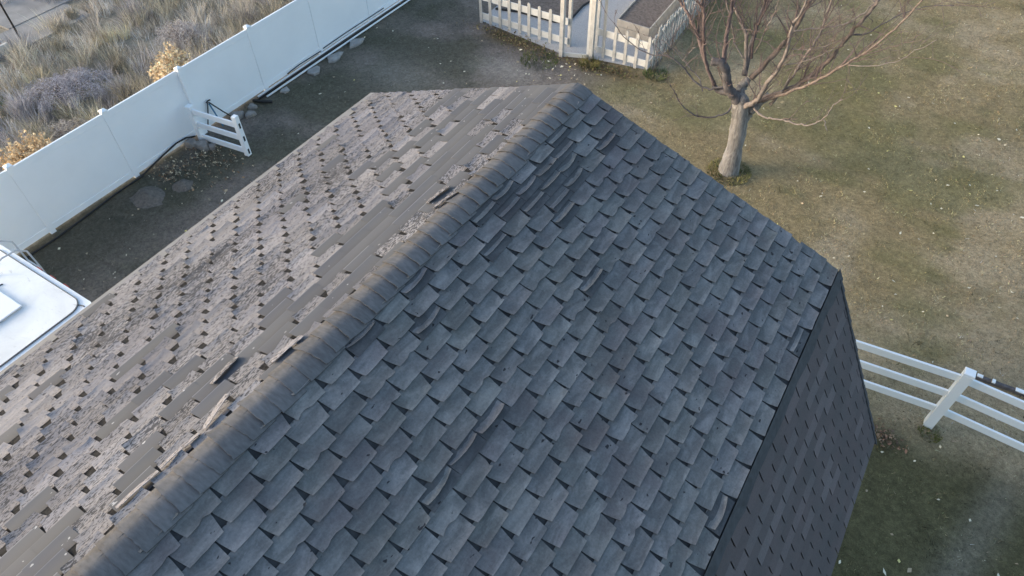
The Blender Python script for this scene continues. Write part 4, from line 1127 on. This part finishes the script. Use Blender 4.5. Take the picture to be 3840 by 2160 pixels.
# black sheet added as painted shade in the slots of the lower slope
m = MB(); V = []
for y in (YF + .004, -1.6):
    for s_ in (.02, 2.34):
        P = np.array([BX, 0, BZ]) + B_low @ np.array([0, s_, -.0015]); V.append((P[0], y, P[2]))
m.add(V, [(0, 1, 3, 2)]); m.build('slot_shade', M['black'], roof)
m = MB(); V = []
for y in (YF + .004, -1.6):
    for s_ in (.10, 3.0):
        P = np.array([RX, 0, RZ]) + B_l @ np.array([0, s_, .0005]); V.append((P[0], y, P[2]))
m.add(V, [(0, 1, 3, 2)]); m.build('felt', M['left_felt'], roof)
# left break: grey drip edge
m = MB(); 
for a, b in ((3.005, 3.075),):
    V = []
    for y in (YF + .012, -1.6):
        for s_, wq in ((a - .10, -.001), (a + .075, .0075), (a + .075, -.06)):
            P = np.array([RX, 0, RZ]) + B_l @ np.array([0, s_, wq]); V.append((P[0], y, P[2]))
    m.add(V, [(0, 1, 4, 3), (1, 2, 5, 4)])
m.build('drip_edge', M['drip'], roof)
# rake boards at the far gable
for (p, q, nm) in (((RX, RZ), (BX, BZ), 'r'), ((BX, BZ), (EX, EZ), 'r'), ((RX, RZ), (2 * RX - BX, BZ), 'l'), ((2 * RX - BX, BZ), (2 * RX - EX, EZ), 'l')):
    m = MB(); a = Vector((p[0], YF - .05, p[1] - .10)); b = Vector((q[0], YF - .05, q[1] - .10)); m.beam(a, b, .03, .13); m.build('rake_board', M['starter'], roof)

# ridge caps
def cap_data(seed):
    r = random.Random(seed); V = []; c = []; nu = 13; nv = 4; L = .20
    hw_l, hw_r = .140 + r.uniform(-.012, .012), .160 + r.uniform(-.014, .014); lift = r.uniform(.004, .014); sk = r.uniform(-.02, .02)
    for j in range(nv):
        q = j / (nv - 1)
        for i in range(nu):
            p = i / (nu - 1) * 2 - 1
            hw = hw_l if p < 0 else hw_r; d = p * hw
            # rounded over the ridge
            rad = .040; ad = abs(d)
            zz = -math.tan(a_u) * (math.sqrt(ad * ad + rad * rad) - rad) * .985
            y = L * (.5 - q) + (sk * p if q > .9 else 0) + (r.uniform(-.004, .004) if q > .9 else 0)
            z = zz + .010 + .006 * q - .008 * max(0, abs(p) - .72) / .28 + lift * q ** 3 * (1 + 2.2 * max(0, abs(p) - .4))
            if i in (0, nu - 1): z -= .002
            V.append((d * math.cos(a_u), y, z + r.uniform(-.0008, .0008))); c.append(1.0)
    n = nu * nv; V += [(x, y, z - .006) for x, y, z in V]; c += [k * .35 for k in c]; F = []  # asphalt edge colour darkened to paint the shadow line below each cap
    for j in range(nv - 1):
        for i in range(nu - 1):
            a = j * nu + i; F.append((a, a + nu, a + nu + 1, a + 1))
    for i in range(nu - 1):
        a = (nv - 1) * nu + i; F.append((a, a + n, a + n + 1, a + 1))
    for j in range(nv - 1):
        a = j * nu; F.append((a, a + n, a + n + nu, a + nu)); b = a + nu - 1; F.append((b, b + nu, b + nu + n, b + n))
    return np.array(V), F, np.array(c)
CAPS = [cap_data(40 + i) for i in range(12)]
y = YF - .09; i = 0
while y > -1.7:
    vi = rr_.randrange(12)
    o = bpy.data.objects.new('ridge_cap', tab_mesh(('cap', vi), M['cap'], CAPS[vi], 'ridge_cap')); C.objects.link(o); o.parent = roof
    o.location = (0, y, RZ); k = rr_.uniform(.9, 1.08) * .85; o.color = (k, k, k, 1)
    y -= EXPO * 1.02; i += 1

# loose strips of torn shingle curled up beside the ridge
for i, (a, b, wd, lab) in enumerate((((.307, 3.374), (.263, 3.63), .058, 'curled loose shingle strip, left of the close pair'), ((.188, 3.313), (.121, 3.553), .052, 'curled loose shingle strip, right of the close pair'),
        ((.213, 1.478), (.178, 1.75), .066, 'curled loose shingle strip with a shadowed edge'), ((.537, 1.168), (.565, 1.425), .06, 'torn loose shingle strip with frayed end'),
        ((.197, .872), (.271, 1.135), .055, 'narrow twisted loose shingle strip'), ((.225, .537), (.199, .831), .048, 'straight loose shingle strip'), ((.239, .23), (.212, .52), .05, 'straight loose shingle strip nearest the lower left'))):
    r = random.Random(60 + i); V = []; n = 7; mW = 5
    A_ = np.array(a); B2 = np.array(b); d = (B2 - A_); L = np.linalg.norm(d); d /= L; nn = np.array([d[1], -d[0]])
    for j in range(n):
        q = j / (n - 1)
        for k in range(mW):
            p = k / (mW - 1) - .5
            sy = A_ + d * L * q + nn * p * wd * (1 if 0 < j < n - 1 else .86)
            z = .026 + .006 * math.sin(math.pi * q) + .010 * (.5 - p) + (0.02 * q if i == 4 else 0)
            P = np.array([RX, 0, RZ]) + B_l @ np.array([0, sy[0], z]); V.append((P[0], sy[1], P[2]))
    N_ = n * mW; V += [tuple(np.array(v) - B_l[:, 2] * .004) for v in V]; F = []
    for j in range(n - 1):
        for k in range(mW - 1):
            q = j * mW + k; F.append((q, q + 1, q + mW + 1, q + mW)); F.append((N_ + q, N_ + q + mW, N_ + q + mW + 1, N_ + q + 1))
    for j in range(n - 1):
        for q in (j * mW, j * mW + mW - 1): F.append((q, q + mW, q + mW + N_, q + N_))
    for k in range(mW - 1):
        for q in (k, (n - 1) * mW + k): F.append((q, q + 1, q + 1 + N_, q + N_))
    m = MB(); m.add(V, F); m.c = [(.90, .90, .92)] * len(V); o = m.build('loose_strip', M['worn'], roof, True, True); o.data.set_sharp_from_angle(angle=math.radians(35)); o['label'] = lab
